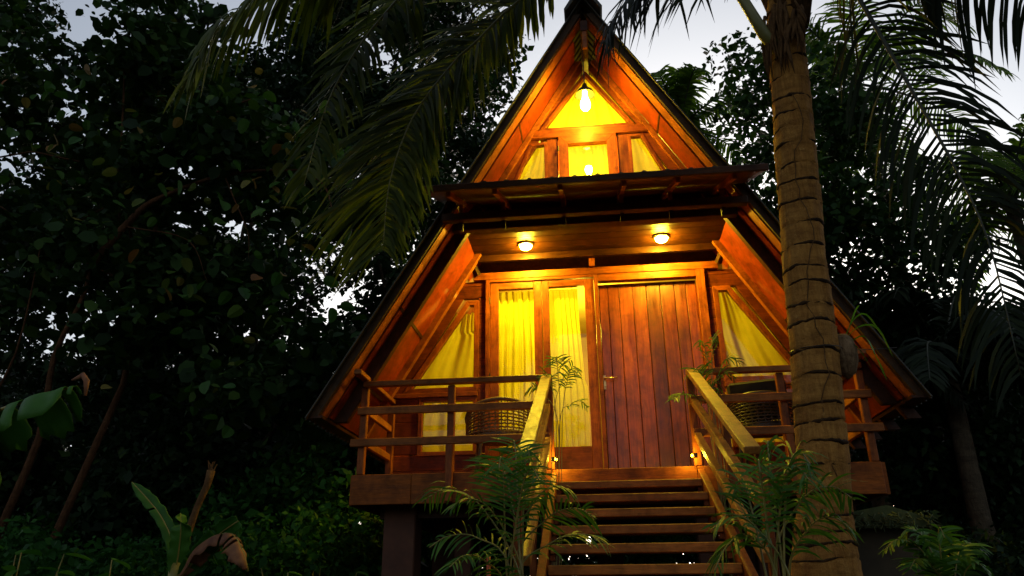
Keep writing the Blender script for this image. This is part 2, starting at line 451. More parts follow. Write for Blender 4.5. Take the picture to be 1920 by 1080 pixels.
for sg in (-1, 1):
    q = lambda x, z: (sg * x, z)
    XF = 1.105 if sg < 0 else 1.075            # inner edge of this wall bay
    XW = 1.25 if sg < 0 else 1.185
    boards([q(XF, .0), q(2.03, .0), q(2.10, .30), q(XF, .30)])              # below low window
    boards([q(1.80, .30), q(2.10, .30), q(S(.85), .85), q(1.80, .85)])          # outside low window
    boards([q(XF, .30), q(XW - .04, .30), q(XW - .04, 1.9), q(XF, 1.9)])     # inner strip
    boards([q(XF, 1.88), q(S(1.88), 1.88), q(S(2.066), 2.066), q(XF, 2.066)])
    # strip between slanted window frame and roof
    a = 1.92; b_ = 1.335
    MB().prism([q(a + .045, .86), q(S(.86), .86), q(S(1.88), 1.88), q(b_ + .03, 1.88)], -.012, .03).build('slanted_board', M['wall'], wallp)
    MB().prism([q(XW - .04, .856), q(S(.86) - .02, .856), q(S(.90) - .02, .90), q(XW - .04, .90)], -.045, .03).build('sill_board', M['frame_h'], wallp, bevel=.004)
MB().box(-1.262, 1.215, -.05, .03, 2.068, 2.146).build('head_trim', M['frame_h'], wallp, bevel=.004)
MB().box(-xs(2.2), xs(2.2), .13, .15, 2.10, 2.34).build('head_panel', M['shaded_trim'], wallp)  # dark colour paints in the shade of the recess above the trim
for sg in (-1, 1):
    MB().beam((sg * 1.215, -.05, 2.12), (sg * 1.29, -.16, 2.27), .05, .05).build('bracket', M['beams'], wallp)
MB().box(-.068, -.010, -.10, -.052, 2.14, 2.275).build('stub_post', M['frame_v'], wallp)

# ---- windows
def window(poly, par, name='window', fw=.05, y0=-.035, y1=.03, inset=.012):
    """frame strips round a polygon (x,z) + a pane; poly is the visible glass"""
    n_ = len(poly); c = (sum(p[0] for p in poly) / n_, sum(p[1] for p in poly) / n_)
    ar = sum(poly[i][0] * poly[(i + 1) % n_][1] - poly[(i + 1) % n_][0] * poly[i][1] for i in range(n_))
    if ar < 0: poly = poly[::-1]
    def offs(d):
        res = []
        for i in range(n_):
            p0, p1, p2 = V(poly[i - 1]), V(poly[i]), V(poly[(i + 1) % n_])
            a = (p1 - p0).normalized(); b = (p2 - p1).normalized()
            na, nb = V(a.y, -a.x), V(b.y, -b.x)
            k = na + nb; k = k / max(.15, (1 + na.dot(nb)))
            res.append((p1.x + k.x * d, p1.y + k.y * d))
        return res
    o_ = offs(fw); ob = MB()
    w = empty_part(name, par, (c[0], 0, c[1]))
    for i in range(n_):
        j = (i + 1) % n_
        seg = [poly[i], poly[j], o_[j], o_[i]]
        up = abs(poly[j][1] - poly[i][1]) > abs(poly[j][0] - poly[i][0])
        MB().prism(seg, y0, y1).build('frame', M['frame_v'] if up else M['frame_h'], w, bevel=.003)
    e = offs(.008)
    MB().prism(e, .0, .006).build('pane', M['glass'], w)
    return w
window([(-1.253, 1.80), (-1.30, 1.80), (-1.868, .95), (-1.253, .95)], cabin)
window([(-1.253, .812), (-1.752, .812), (-1.752, .33), (-1.253, .33)], cabin, fw=.04)
window([(1.188, 1.83), (1.275, 1.83), (1.84, .95), (1.192, .95)], cabin)
window([(1.20, .812), (1.70, .812), (1.70, .33), (1.20, .33)], cabin, fw=.04)

# ---- glazed double door
fd = empty_part('glazed_door', cabin, (-.56, 0, 1.0))
MB().box(-1.135, -1.092, -.05, .03, -.0, 2.066).build('frame', M['frame_v'], fd, bevel=.003)
MB().box(-.028, .012, -.05, .03, -.0, 2.066).build('frame', M['frame_v'], fd, bevel=.003)
MB().box(-1.092, -.028, -.05, .03, 2.036, 2.066).build('frame', M['frame_h'], fd, bevel=.003)
for x0, x1, p0, p1, pz in ((-1.089, -.563, -1.004, -.644, .34), (-.557, -.031, -.490, -.127, .34)):
    MB().box(x0, p0, -.035, .02, .012, 2.032).build('stile', M['frame_v'], fd, bevel=.004)
    MB().box(p1, x1, -.035, .02, .012, 2.032).build('stile', M['frame_v'], fd, bevel=.004)
    MB().box(p0, p1, -.034, .019, 1.958, 2.032).build('door_rail', M['frame_h'], fd, bevel=.004)
    MB().box(p0, p1, -.034, .019, .012, pz).build('door_rail', M['frame_h'], fd, bevel=.004)
    MB().box(p0 - .006, p1 + .006, -.004, .002, pz - .006, 1.964).build('pane', M['glass'], fd)
for z in (1.80, 1.0, .4):
    MB().tube([(-1.09, -.045, z), (-1.09, -.045, z + .07)], .007, 8).build('hinge', M['darkmetal'], fd)

# ---- plank door
dr = empty_part('plank_door', cabin, (.5, .02, 1.0))
MB().box(.012, .990, -.045, .03, 1.992, 2.066).build('frame', M['frame_h'], dr, bevel=.003)
MB().box(.990, 1.072, -.05, .03, .0, 2.066).build('frame', M['frame_v'], dr, bevel=.003)
xw_ = [.016, .105, .22, .355, .49, .63, .77, .885, .986]
for a, b in zip(xw_[:-1], xw_[1:]):
    MB().box(a + .0025, b - .0025, .025, .06, .012, 1.965).build('plank', M['door'], dr, bevel=.004)
MB().box(.014, .988, .062, .08, .01, 1.99).build('door_back', M['beam'], dr)
MB().box(.014, .040, .012, .024, .885, 1.025).build('lock_plate', M['brass'], dr, bevel=.003)
MB().tube([(.028, .012, .985), (.028, -.030, .985), (.05, -.036, .985), (.145, -.034, .983)], [.009, .009, .009, .008], 8).build('handle', M['brass'], dr, True)
MB().tube([(.028, .012, .92), (.028, -.004, .92)], .012, 10).build('key_cylinder', M['brass'], dr)
sw = MB().box(1.078, 1.130, -.028, -.0125, 1.30, 1.385).build('switch_plate', M['plastic'], cabin, bevel=.004)
MB().box(1.092, 1.116, -.033, -.0285, 1.325, 1.36).build('switch_key', M['plastic'], sw)

# ---- upper facade, y = -.66
UY = -.66
uw = empty_part('gable_wall', cabin, (0, UY, 3.2))
window([(-.006, 4.03), (-.44, 3.425), (.40, 3.425)], cabin, 'gable_window', .035, UY - .03, UY + .03)
cw = cabin.children[-1]
for c_ in cw.children:
    if c_.name.startswith('pane'): c_.location.y += UY
MB().box(-.70, .70, UY - .045, UY + .03, 3.302, 3.388).build('cross_beam', M['frame_h'], uw, bevel=.004)
for x0, x1 in ((-.425, -.318), (.272, .378)):
    MB().box(x0, x1, UY - .02, UY + .03, 2.5, 3.302).build('wall_board', M['frame_v'], uw, bevel=.003)
for sg in (-1, 1):
    MB().prism([(sg * (S(2.5)), 2.5), (sg * (S(2.5) - .14), 2.5), (sg * (S(3.3) - .14), 3.3), (sg * S(3.3), 3.3)], UY - .015, UY + .03).build('wall_board', M['frame_h'], uw)
    MB().prism([(sg * (S(3.39)), 3.39), (sg * (S(3.39) - .09), 3.39), (sg * .03, 4.12), (sg * .03, 4.25)], UY - .008, UY + .03).build('wall_board', M['frame_h'], uw)
cas = window([(-.214, 3.215), (-.214, 2.66), (.168, 2.66), (.168, 3.215)], cabin, 'casement_window', .095, UY - .045, UY + .02)
for c_ in cas.children:
    if c_.name.startswith('pane'): c_.location.y += UY
MB().tube([(-.312, UY - .05, 3.13), (-.312, UY - .05, 3.19)], .006, 6).build('hinge', M['darkmetal'], cas)
for pts in ([(-.575, 3.225), (-.800, 2.66), (-.455, 2.66), (-.455, 3.235)], [(.41, 3.26), (.41, 2.66), (.77, 2.66), (.505, 3.26)]):
    w = window(pts, cabin, 'side_window', .032, UY - .025, UY + .03)
    for c_ in w.children:
        if c_.name.startswith('pane'): c_.location.y += UY

# ---- porch ceiling
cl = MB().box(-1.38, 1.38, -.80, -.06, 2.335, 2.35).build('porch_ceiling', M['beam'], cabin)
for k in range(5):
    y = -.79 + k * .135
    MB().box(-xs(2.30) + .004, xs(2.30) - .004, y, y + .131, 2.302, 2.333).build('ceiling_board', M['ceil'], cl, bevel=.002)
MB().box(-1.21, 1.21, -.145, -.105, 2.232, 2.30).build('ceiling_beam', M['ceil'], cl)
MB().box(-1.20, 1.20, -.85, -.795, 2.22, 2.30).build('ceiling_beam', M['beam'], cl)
# ---- loft floor slab (keeps the two storeys apart) and back of the room
MB().box(-1.18, 1.18, -.62, 3.1, 2.40, 2.46).build('loft_floor', M['inner'], cabin)
MB().prism([(-xs(0) + .02, 0), (xs(0) - .02, 0), (.03, 4.3), (-.03, 4.3)], 3.0, 3.1).build('back_wall', M['inner'], cabin)

# ---- awning
aw = empty_part('awning', cabin, (0, -1.3, 2.4))
def az(y): return 2.10 + (y + 1.86) * .40          # underside height of the sheet
m = MB(); XL, XR = -1.39, 1.345; nb = 15; st = (XR - XL) / nb; prof = []
for k in range(nb):
    x = XL + k * st
    prof += [(x, 0), (x + st * .62, 0), (x + st * .70, .026), (x + st * .76, .036), (x + st * .86, .036), (x + st * .92, .026)]
prof.append((XR, 0)); n_ = len(prof)
for y in (-1.87, -.68):
    for t in (.012, 0):
        for x, d in prof: m.v.append((x, y, az(y) + d + t + .022))
for i in range(n_ - 1):
    m.f += [(i, i + 1, 2 * n_ + i + 1, 2 * n_ + i), (n_ + i + 1, n_ + i, 3 * n_ + i, 3 * n_ + i + 1), (i, n_ + i, n_ + i + 1, i + 1)]
m.build('awning_sheet', M['roof'], aw)
xr = [-1.18, -.80, -.27, .24, .66, 1.10]
edges = [XL + .01] + xr + [XR - .01]
for a, b in zip(edges[:-1], edges[1:]):
    q = MB(); vs = []
    for y in (-1.845, -.70):
        for x in (a + .004, b - .004):
            for t in (0, .015): vs.append((x, y, az(y) + t))
    q.add(vs, [(0, 2, 3, 1), (4, 5, 7, 6), (0, 1, 5, 4), (2, 6, 7, 3), (0, 4, 6, 2), (1, 3, 7, 5)]).build('lining_panel', M['awn'], aw)
for x in xr:
    MB().beam((x, -1.82, az(-1.82) - .024), (x, -.72, az(-.72) - .024), .035, .045).build('awning_rafter', M['barge'], aw)
    MB().box(x - .018, x + .018, -1.262, -1.225, 2.202, az(-1.25) - .05).build('strut', M['barge'], aw)
    MB().box(x - .018, x + .018, -1.235, -1.20, 2.05, 2.128).build('strut', M['beams'], aw)
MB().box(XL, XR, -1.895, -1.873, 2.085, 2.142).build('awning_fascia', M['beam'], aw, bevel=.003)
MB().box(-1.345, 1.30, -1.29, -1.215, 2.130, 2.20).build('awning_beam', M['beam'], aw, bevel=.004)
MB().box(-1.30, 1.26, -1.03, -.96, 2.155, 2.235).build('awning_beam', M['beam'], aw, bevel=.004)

MB().box(-1.22, 1.22, -.69, -.665, 2.30, 2.66).build('light_stop_board', M['beam'], aw)  # added board, stops the sill bulb's light leaking in under the awning

# ---- deck, fascia, piers
dk = MB().box(-2.08, 2.08, -.888, 3.05, -.20, -.045).build('deck', M['beam'], cabin)
for k in range(27):
    y = -.886 + k * .145
    MB().box(-2.10, 2.10, y, y + .141, -.043, -.003).build('floor_board', M['floor'], dk)
for a, b in ((-2.12, -1.615), (-1.612, -1.29), (-1.287, -.45), (-.447, .70), (.703, 1.40), (1.403, 2.10)):
    MB().box(a, b, -.93, -.891, -.245, -.002).build('fascia_panel', M['fascia'], dk, bevel=.004)
for sg in (-1, 1):
    MB().box(sg * 2.12 - .02, sg * 2.12 + .02, -.888, 3.0, -.245, -.002).build('fascia_panel', M['fascia'], dk)
for x, y, r in ((-1.76, -.55, .135), (-1.30, -.15, .075), (1.75, -.55, .135), (1.3, -.1, .075), (-1.76, 1.4, .135), (1.75, 1.4, .135), (0, 1.4, .135), (-1.76, 2.8, .135), (1.75, 2.8, .135), (-.5, -.6, .07), (.75, -.6, .07)):
    MB().box(x - r, x + r, y - r, y + r, -2.25, -.20).build('pier', M['pier'], cabin, bevel=.01)
MB().box(-1.95, 1.95, -.62, -.50, -.33, -.20).build('floor_beam', M['beam'], cabin)

# ---- railings
def railing(sg):
    rl = empty_part('railing', cabin, (sg * 1.4, -.93, .4))
    xa, xb = (-2.06, -.46) if sg < 0 else (.715, 2.075)
    q = -2.075 if sg < 0 else xa - .02
    q2 = xb if sg < 0 else 2.10
    MB().box(xa - .0 if sg < 0 else xa - .03, xb + (.03 if sg < 0 else .0), -.975, -.915, .737, .785).build('rail', M['rail'], rl, bevel=.005)
    for z0, z1, e in ((.495, .562, .04), (.226, .292, .085)):
        MB().box(xa - (e if sg < 0 else .02), xb + (.0 if sg < 0 else e), -.965, -.93, z0, z1).build('rail', M['rail'], rl, bevel=.005)
    mid = -1.295 if sg < 0 else 1.435
    for x in ((-2.055, mid) if sg < 0 else (mid, 2.06)):
        zb = -.235 if x == mid else 0.0
        MB().box(x - .03, x + .03, -.929, -.872, max(zb, 0), .735).build('post', M['post'], rl, bevel=.005)
        if zb < 0: MB().box(x - .03, x + .03, -.975, -.932, zb, .225).build('post', M['post'], rl, bevel=.005)
    # newel by the stairs
    nx = xb - .0 if sg < 0 else xa
    MB().box(nx - .03, nx + .03, -.928, -.868, 0, .76).build('post', M['post'], rl, bevel=.005)
    # side rail
    sx = sg * 2.03
    MB().box(sx - .03, sx + .03, -.16, -.10, 0, .735).build('post', M['post'], rl, bevel=.005)
    MB().box(sx - .045, sx + .02, -1.20, -.08, .787, .83).build('rail', M['rail'], rl, bevel=.005)
    for z0, z1 in ((.50, .565), (.23, .295)):
        MB().box(sx - .02, sx + .015, -.868, -.10, z0, z1).build('rail', M['rail'], rl, bevel=.005)
railing(-1); railing(1)

# ---- staircase
stc = empty_part('staircase', cabin, (.15, -2.8, -1.0))
RI, RU = .129, .266
for i in range(1, 17):
    y = -.9 - RU * i; z = -RI * i
    MB().box(-.40, .695, y, y + .235, z - .056, z).build('tread', M['tread'], stc, bevel=.005)
for x in (-.432, .722):
    MB().beam((x - .0, -.94, -.12), (x, -.9 - RU * 16.3, -.12 - RI * 16.3 + .02), .05, .20).build('stringer', M['post'], stc, bevel=.004)
    for k in range(1, 17):
        y = -.9 - RU * k + .11; z = -RI * k - .059
        s_ = .026 if x < 0 else -.026
        MB().box(min(x + s_, x + s_ * 2.2), max(x + s_, x + s_ * 2.2), y - .08, y + .08, z - .035, z).build('cleat', M['post'], stc)
for x, sg in ((-.476, -1), (.727, 1)):
    for z0, w, h in ((.775, .085, .042), (.52, .05, .055), (.245, .05, .055)):
        y1 = -3.02
        MB().beam((x, -.93, z0), (x, y1, z0 - .485 * (-.93 - y1)), w, h).build('handrail', M['railslope'], stc, bevel=.004)
    for y in (-2.0, -2.93):
        zt_ = .75 - .485 * (-.93 - y)
        xx = x + sg * .048
        MB().box(xx - .022, xx + .022, y - .03, y + .03, zt_ - 1.15, zt_ - .0).build('post', M['post'], stc, bevel=.004)

# ---- curtains (cloth hangs on its own behind the glass)
def curtain(name_label, xl, xr_, z0, z1, y, waves, amp, seed, gather=0):
    rnd = np.random.RandomState(seed); nx, nz = 90, 26
    ph = rnd.rand(6) * 6.28; P = []
    for j in range(nz + 1):
        t = j / nz; z = z0 + (z1 - z0) * t; a, b = xl(z), xr_(z)
        for i in range(nx + 1):
            s_ = i / nx
            w = math.sin(s_ * waves * 6.28 + ph[0] + .9 * math.sin(3 * s_ * 3.1 + ph[1]) + .25 * math.sin(t * 3 + ph[2]))
            w2 = .45 * math.sin(s_ * waves * 2.3 * 6.28 + ph[3] + t * 1.2)
            P.append((a + (b - a) * s_ + .01 * math.sin(t * 7 + s_ * 5), y + amp * 1.25 * (w + w2) * (.75 + .35 * math.sin(t * 2.2 + ph[4])), z))
    F = np.array([(j * (nx + 1) + i, j * (nx + 1) + i + 1, (j + 1) * (nx + 1) + i + 1, (j + 1) * (nx + 1) + i) for j in range(nz) for i in range(nx)])
    P = np.array(P); c = P.mean(0)
    me = np_mesh('curtain', P - c, F); me.polygons.foreach_set('use_smooth', [True] * len(me.polygons))
    o_ = link('curtain', me, M['curtain'], None, c.tolist())
    tag(o_, name_label, 'curtain', 'yellow curtains behind the cabin windows')
    return o_
cst = lambda v_: (lambda z: v_)
curtain('yellow pleated curtain behind the left pane of the glazed double door', cst(-1.06), cst(-.58), .05, 1.97, .075, 6, .016, 1)
curtain('yellow pleated curtain leaving a dark gap behind the right pane of the glazed double door', cst(-.545), lambda z: -.165 - .03 * (z / 2) ** 2 + (.02 if z < 1.0 else 0), .05, 1.97, .075, 6, .014, 2)
curtain('yellow curtain behind the tall slanted window left of the glazed door', lambda z: -min(1.95, xs(z) - .03), lambda z: -1.20 - .045 * (z > 1.55), .90, 1.76, .10, 2.5, .02, 3)
curtain('yellow curtain behind the low square window left of the glazed door', cst(-1.82), cst(-1.18), .28, .84, .10, 2.5, .016, 4)
curtain('yellow curtain behind the tall slanted window right of the plank door', lambda z: 1.16, lambda z: min(1.95, xs(z) - .03), .90, 1.90, .085, 4, .018, 5)
curtain('yellow curtain behind the low square window right of the plank door', cst(1.14), cst(1.78), .28, .84, .10, 2.5, .016, 6)
curtain('bright yellow curtain behind the triangular window at the top of the gable', lambda z: -(xs(z) - .06), lambda z: xs(z) - .06, 3.36, 4.10, UY + .07, 5, .012, 7)
curtain('yellow ruffled curtain behind the small square casement below the triangular window', cst(-.30), cst(.26), 2.55, 3.27, UY + .07, 4, .014, 8)
curtain('yellow curtain behind the small slanted window left of the casement', lambda z: -(xs(z) - .04), cst(-.40), 2.55, 3.29, UY + .07, 2.5, .016, 9)
curtain('yellow curtain behind the small slanted window right of the casement', cst(.36), lambda z: xs(z) - .04, 2.55, 3.30, UY + .07, 2.5, .016, 10)

# ---- lamps
def dome_lamp(x, y, z, label):
    t = thing('ceiling_lamp', label, 'lamp', (x, y, z), 'round lamps on the porch ceiling')
    MB().lathe((x, y, z), [(.075, 0), (.078, -.012), (.066, -.02)], 24).build('base', M['porcelain'], t, True)
    prof = [(.060 * math.cos(a), -.0205 - .042 * math.sin(a)) for a in np.linspace(0, 1.5, 8)]
    MB().lathe((x, y, z), prof, 24).build('glass_dome', M['dome'], t, True)
dome_lamp(-.685, -.36, 2.301, 'round lit lamp on the porch ceiling above the glazed double door')
dome_lamp(.650, -.36, 2.301, 'round lit lamp on the porch ceiling above the plank door')
pl = thing('pendant_lamp', 'bare lit bulb hanging under a small cap in front of the triangular gable window', 'lamp', (-.024, -1.0, 3.80))
MB().tube([(-.024, -1.0, 4.19), (-.024, -1.0, 3.66)], .006, 8).build('cord', M['darkmetal'], pl)
MB().lathe((-.024, -1.0, 3.56), [(.02, .13), (.026, .10), (.045, .075), (.075, .045), (.098, .0), (.094, -.002), (.07, .036), (.04, .06), (.01, .07)], 28).build('cap', M['darkmetal'], pl, True)
MB().lathe((-.024, -1.0, 3.455), [(.005, -.072), (.030, -.062), (.046, -.035), (.050, -.005), (.044, .03), (.030, .065), (.024, .10), (.022, .15)], 20).build('bulb', M['bulb'], pl, True)
bl = thing('sill_lamp', 'small lit bulb on a stem just above the awning, below the small casement window', 'lamp', (-.024, -.80, 2.62))
MB().tube([(-.024, -.80, 2.60), (-.024, -.80, 2.79)], .012, 8).build('stem', M['darkmetal'], bl)
MB().lathe((-.024, -.80, 2.80), [(.014, -.01), (.022, .0), (.034, .03), (.036, .05), (.028, .075), (.006, .088)], 16).build('bulb', M['bulb'], bl, True)
for x, lab in ((-.424, 'tiny step light glowing on the left side rail at the top of the stairs'), (.672, 'tiny step light glowing on the right side rail at the top of the stairs')):
    t = thing('step_light', lab, 'light', (x, -1.0, .07), 'step lights at the top of the stairs')
    s_ = -1 if x < 0 else 1
    MB().box(min(x, x + s_ * .03), max(x, x + s_ * .03), -1.012, -.988, .052, .088).build('housing', M['darkmetal'], t)
    MB().lathe((x - s_ * .011, -1.0, .07), [(.003, -.010), (.009, -.006), (.010, 0), (.009, .006), (.003, .010)], 12).build('lens', M['led'], t, True)
    ld = bpy.data.lights.new('step_glow', 'POINT'); ld.energy = 2.6; ld.color = (1.0, .72, .04); ld.shadow_soft_size = .01
    lo_ = bpy.data.objects.new('step_glow', ld); lo_.parent = t; lo_.location = (-s_ * .035, 0, 0); COL.objects.link(lo_)

for nm, x, y, z, e in (('room_light', -.2, 1.3, 1.9, 115.0), ('loft_light', 0.0, .5, 3.5, 95.0)):
    ld = bpy.data.lights.new(nm, 'POINT'); ld.energy = e; ld.color = (1.0, .77, .045); ld.shadow_soft_size = .12
    lo_ = bpy.data.objects.new(nm, ld); lo_.location = (x, y, z); COL.objects.link(lo_)

# ------------------------------------------------------------------ porch chairs
def tub_chair(name, label, x, y, ang, mt, tall=.62, cush=False):
    t = thing(name, label, 'chair', (x, y, 0), 'wicker armchairs on the porch')
    R0 = Matrix.Rotation(ang, 3, 'Z'); c0 = V(x, y, 0)
    def W(p): return c0 + R0 @ V(p)
    r = .29
    # shell: back at -y local, open to +y, arms fall forward
    def top(a): return .40 + (tall - .40) * (max(0, math.cos(a * .62)) ** 1.2)
    angs = np.linspace(-1.75, 1.75, 41)
    def pt(a, z): return W((r * math.sin(a) * 1.05, -r * math.cos(a) * (1 + .25 * (z - .3)), z))
    wv = MB()
    for j in range(11):
        f_ = j / 10
        wv.tube([pt(a, .34 + (top(a) - .34) * f_ + .004 * (-1) ** (i + j)) for i, a in enumerate(angs)], .0085, 5, False)
    for a in angs[::2]:
        wv.tube([pt(a, .34), pt(a, top(a))], .006, 5, False)
    w_ = wv.build('woven_back', mt, t, True)
    MB().tube([pt(a, top(a) + .008) for a in angs], .018, 8).build('rim', mt, t, True)
    MB().tube([pt(a, .33) for a in angs], .014, 8).build('seat_band', mt, t, True)
    st_ = MB(); ring = [W((r * math.sin(a), -r * math.cos(a), .335)) for a in np.linspace(0, 2 * math.pi, 24, endpoint=False)]
    st_.add(ring + [p + V(0, 0, .03) for p in ring], [tuple(range(23, -1, -1)), tuple(range(24, 48))] + [(i, (i + 1) % 24, 24 + (i + 1) % 24, 24 + i) for i in range(24)])
    st_.build('seat', mt, t)
    for a in (-.7, .7, 2.3, -2.3):
        p = W((r * .92 * math.sin(a), -r * .92 * math.cos(a), .34)); q = W((r * 1.05 * math.sin(a), -r * 1.05 * math.cos(a), .0))
        MB().tube([p, q], [.018, .014], 8).build('leg', mt, t, True)
    if cush:
        cu = MB(); 
        vs = [W((sx * .24, yy, zz)) for sx in (-1, 1) for yy, zz in ((-.20, .40), (-.26, .74), (-.16, .72), (-.12, .40))]
        cu.add(vs, [(0, 1, 2, 3), (7, 6, 5, 4), (0, 4, 5, 1), (1, 5, 6, 2), (2, 6, 7, 3), (3, 7, 4, 0)])
        cu.build('cushion', M['cushion'], t, bevel=.03)
    return t
tub_chair('wicker_chair', 'brown wicker tub chair on the porch in front of the glazed door', -.93, -.46, .15, M['wicker'], .63)
tub_chair('wicker_chair', 'dark wicker armchair with a black cushion on the porch, right of the plank door', 1.36, -.48, -.35, M['darkwicker'], .60, True)

# ------------------------------------------------------------------ fronds and leaves
def catmull(pts, n):
    P = np.array(pts, float); P = np.vstack([2 * P[0] - P[1], P, 2 * P[-1] - P[-2]])
    seg = len(P) - 3; res = []
    for u in np.linspace(0, seg - 1e-6, n):
        i = int(u); t = u - i; a, b, c, d = P[i:i + 4]
        res.append(.5 * ((2 * b) + (-a + c) * t + (2 * a - 5 * b + 4 * c - d) * t * t + (-a + 3 * b - 3 * c + d) * t ** 3))
    return np.array(res)
def frond(par, pts, L, n, roll, droop, mat, rmat, seed, wid=.028, start=.12, r0=.02, fwd=.55, vmin=0, vmax=1, nseg=4, ragged=.12, up_k=1.0, low_k=1.0):
    """one pinnate leaf: rachis along pts, n leaflets per side of length L, sides turned by roll about the rachis"""
    rnd = np.random.RandomState(seed); C = catmull(pts, 80); seglen = np.r_[0, np.cumsum(np.linalg.norm(np.diff(C, axis=0), axis=1))]
    Vv, Ff, At = [], [], []
    G = np.array([0, 0, -1.0])
    for sd_ in (-1, 1):
        for k in range(n):
            s_ = start + (1 - start) * (k + rnd.rand() * .5) / n
            q = s_ * seglen[-1]; i = min(78, max(0, np.searchsorted(seglen, q) - 1))
            w_ = (q - seglen[i]) / max(1e-6, seglen[i + 1] - seglen[i]); p = C[i] * (1 - w_) + C[i + 1] * w_
            T = C[min(79, i + 2)] - C[max(0, i - 2)]; T /= np.linalg.norm(T)
            h = np.cross(T, [0, 0, 1.0]); h /= np.linalg.norm(h) + 1e-9; nrm = np.cross(h, T)
            side = sd_ * (h * math.cos(roll) + nrm * math.sin(roll)); bn = np.cross(T, side)
            le = L * (.25 + .75 * math.sin(math.pi * min(1, (.18 + .80 * (s_ - start) / (1 - start)))) ** .7) * (1 + ragged * rnd.randn())
            if sd_ < 0: le *= low_k
            r_ = rnd.rand()
            if r_ < .04: le *= .5
            elif r_ < .07: continue
            d = side + T * fwd * (.6 + .8 * (s_ - start)) + bn * .15 * rnd.randn() + T * .08 * rnd.randn(); d /= np.linalg.norm(d)
            wv = np.cross(d, bn); wv = wv / np.linalg.norm(wv) * .8 + .6 * bn * rnd.randn() * .6; wv /= np.linalg.norm(wv)
            b = len(Vv); pos = p.copy(); dr_ = droop * (1 + .25 * rnd.randn()) * (up_k if sd_ > 0 else 1)
            for j in range(nseg + 1):
                t = j / nseg; w = wid * (.45 + .9 * math.sin(math.pi * (.12 + .76 * t)) if t < .99 else .06) * .5 * (.7 + .6 * le / L * .5)
                Vv += [pos - wv * w, pos + wv * w]
                dd = d * (1 - .35 * t) + G * dr_ * (1.7 * t + .15); dd /= np.linalg.norm(dd); pos = pos + dd * le / nseg
            vv = vmin + (vmax - vmin) * min(1, max(0, rnd.beta(2, 3)))
            for j in range(nseg):
                Ff.append((b + 2 * j, b + 2 * j + 1, b + 2 * j + 3, b + 2 * j + 2)); At.append(vv)
    P = np.array(Vv); c = C[0]
    me = np_mesh('frond', P - c, np.array(Ff), np.array(At))
    o_ = link('frond', me, mat, par, c.tolist())
    rr = [max(.003, r0 * (1 - .85 * i / 29)) for i in range(30)]
    MB().tube([tuple(x) for x in C[np.linspace(0, 79, 30).astype(int)]], rr, 6).build('rachis', rmat, o_, True)
    return o_

def leaf_cloud(centers, rads, n, size, seed, k6=False, vfun=None, flat=.5):
    """n leaves round cluster centres; returns mesh arrays"""
    rnd = np.random.RandomState(seed); centers = np.array(centers); rads = np.array(rads)
    pr = rads ** 2; pr = pr / pr.sum()
    ci = rnd.choice(len(centers), n, p=pr)
    d = rnd.randn(n, 3); d /= np.linalg.norm(d, axis=1)[:, None]
    P = centers[ci] + d * (rads[ci] * rnd.rand(n) ** .45)[:, None] * np.array([1, 1, .75])
    s_ = size * (.38 + 1.25 * rnd.rand(n) ** 1.4)
    ax = rnd.randn(n, 3) * np.array([1, 1, .7]) + np.array([0, 0, -.35]); ax /= np.linalg.norm(ax, axis=1)[:, None]
    up = rnd.randn(n, 3) * .8 + np.array([0, 0, 1.0]); sd_ = np.cross(ax, up); sd_ /= np.linalg.norm(sd_, axis=1)[:, None]
    nn = np.cross(sd_, ax)
    if k6: pat = [(0, 0, 0), (.3, .34, .06), (.7, .30, .05), (1, 0, -.06), (.7, -.30, .05), (.3, -.34, .06)]
    else: pat = [(0, 0, 0), (.45, .32, .05), (1, 0, -.05), (.45, -.32, .05)]
    k = len(pat); X = np.zeros((n, k, 3))
    for i, (a, b, c) in enumerate(pat):
        X[:, i] = P + (ax * a + sd_ * b + nn * c) * s_[:, None]
    F = np.arange(n * k).reshape(n, k)
    v = rnd.rand(n) if vfun is None else vfun(rnd, n, P)
    return X.reshape(-1, 3), F, v

def cloud_obj(name, par, mat, cent, arrs, stuff=True):
    P, F, v = arrs; c = np.array(cent, float)
    o_ = link(name, np_mesh(name, P - c, F, v), mat, par, c.tolist())
    if stuff: o_['kind'] = 'stuff'
    return o_

def clusters(lo, hi, n, r0, r1, seed, test=None):
    rnd = np.random.RandomState(seed); C = []; R = []
    while len(C) < n:
        p = np.array(lo) + (np.array(hi) - np.array(lo)) * rnd.rand(3)
        e = (p - (np.array(lo) + np.array(hi)) / 2) / ((np.array(hi) - np.array(lo)) / 2)
        if (e ** 2).sum() > 1.25: continue
        if test and not test(p): continue
        C.append(p); R.append(r0 + (r1 - r0) * rnd.rand())
    return C, R

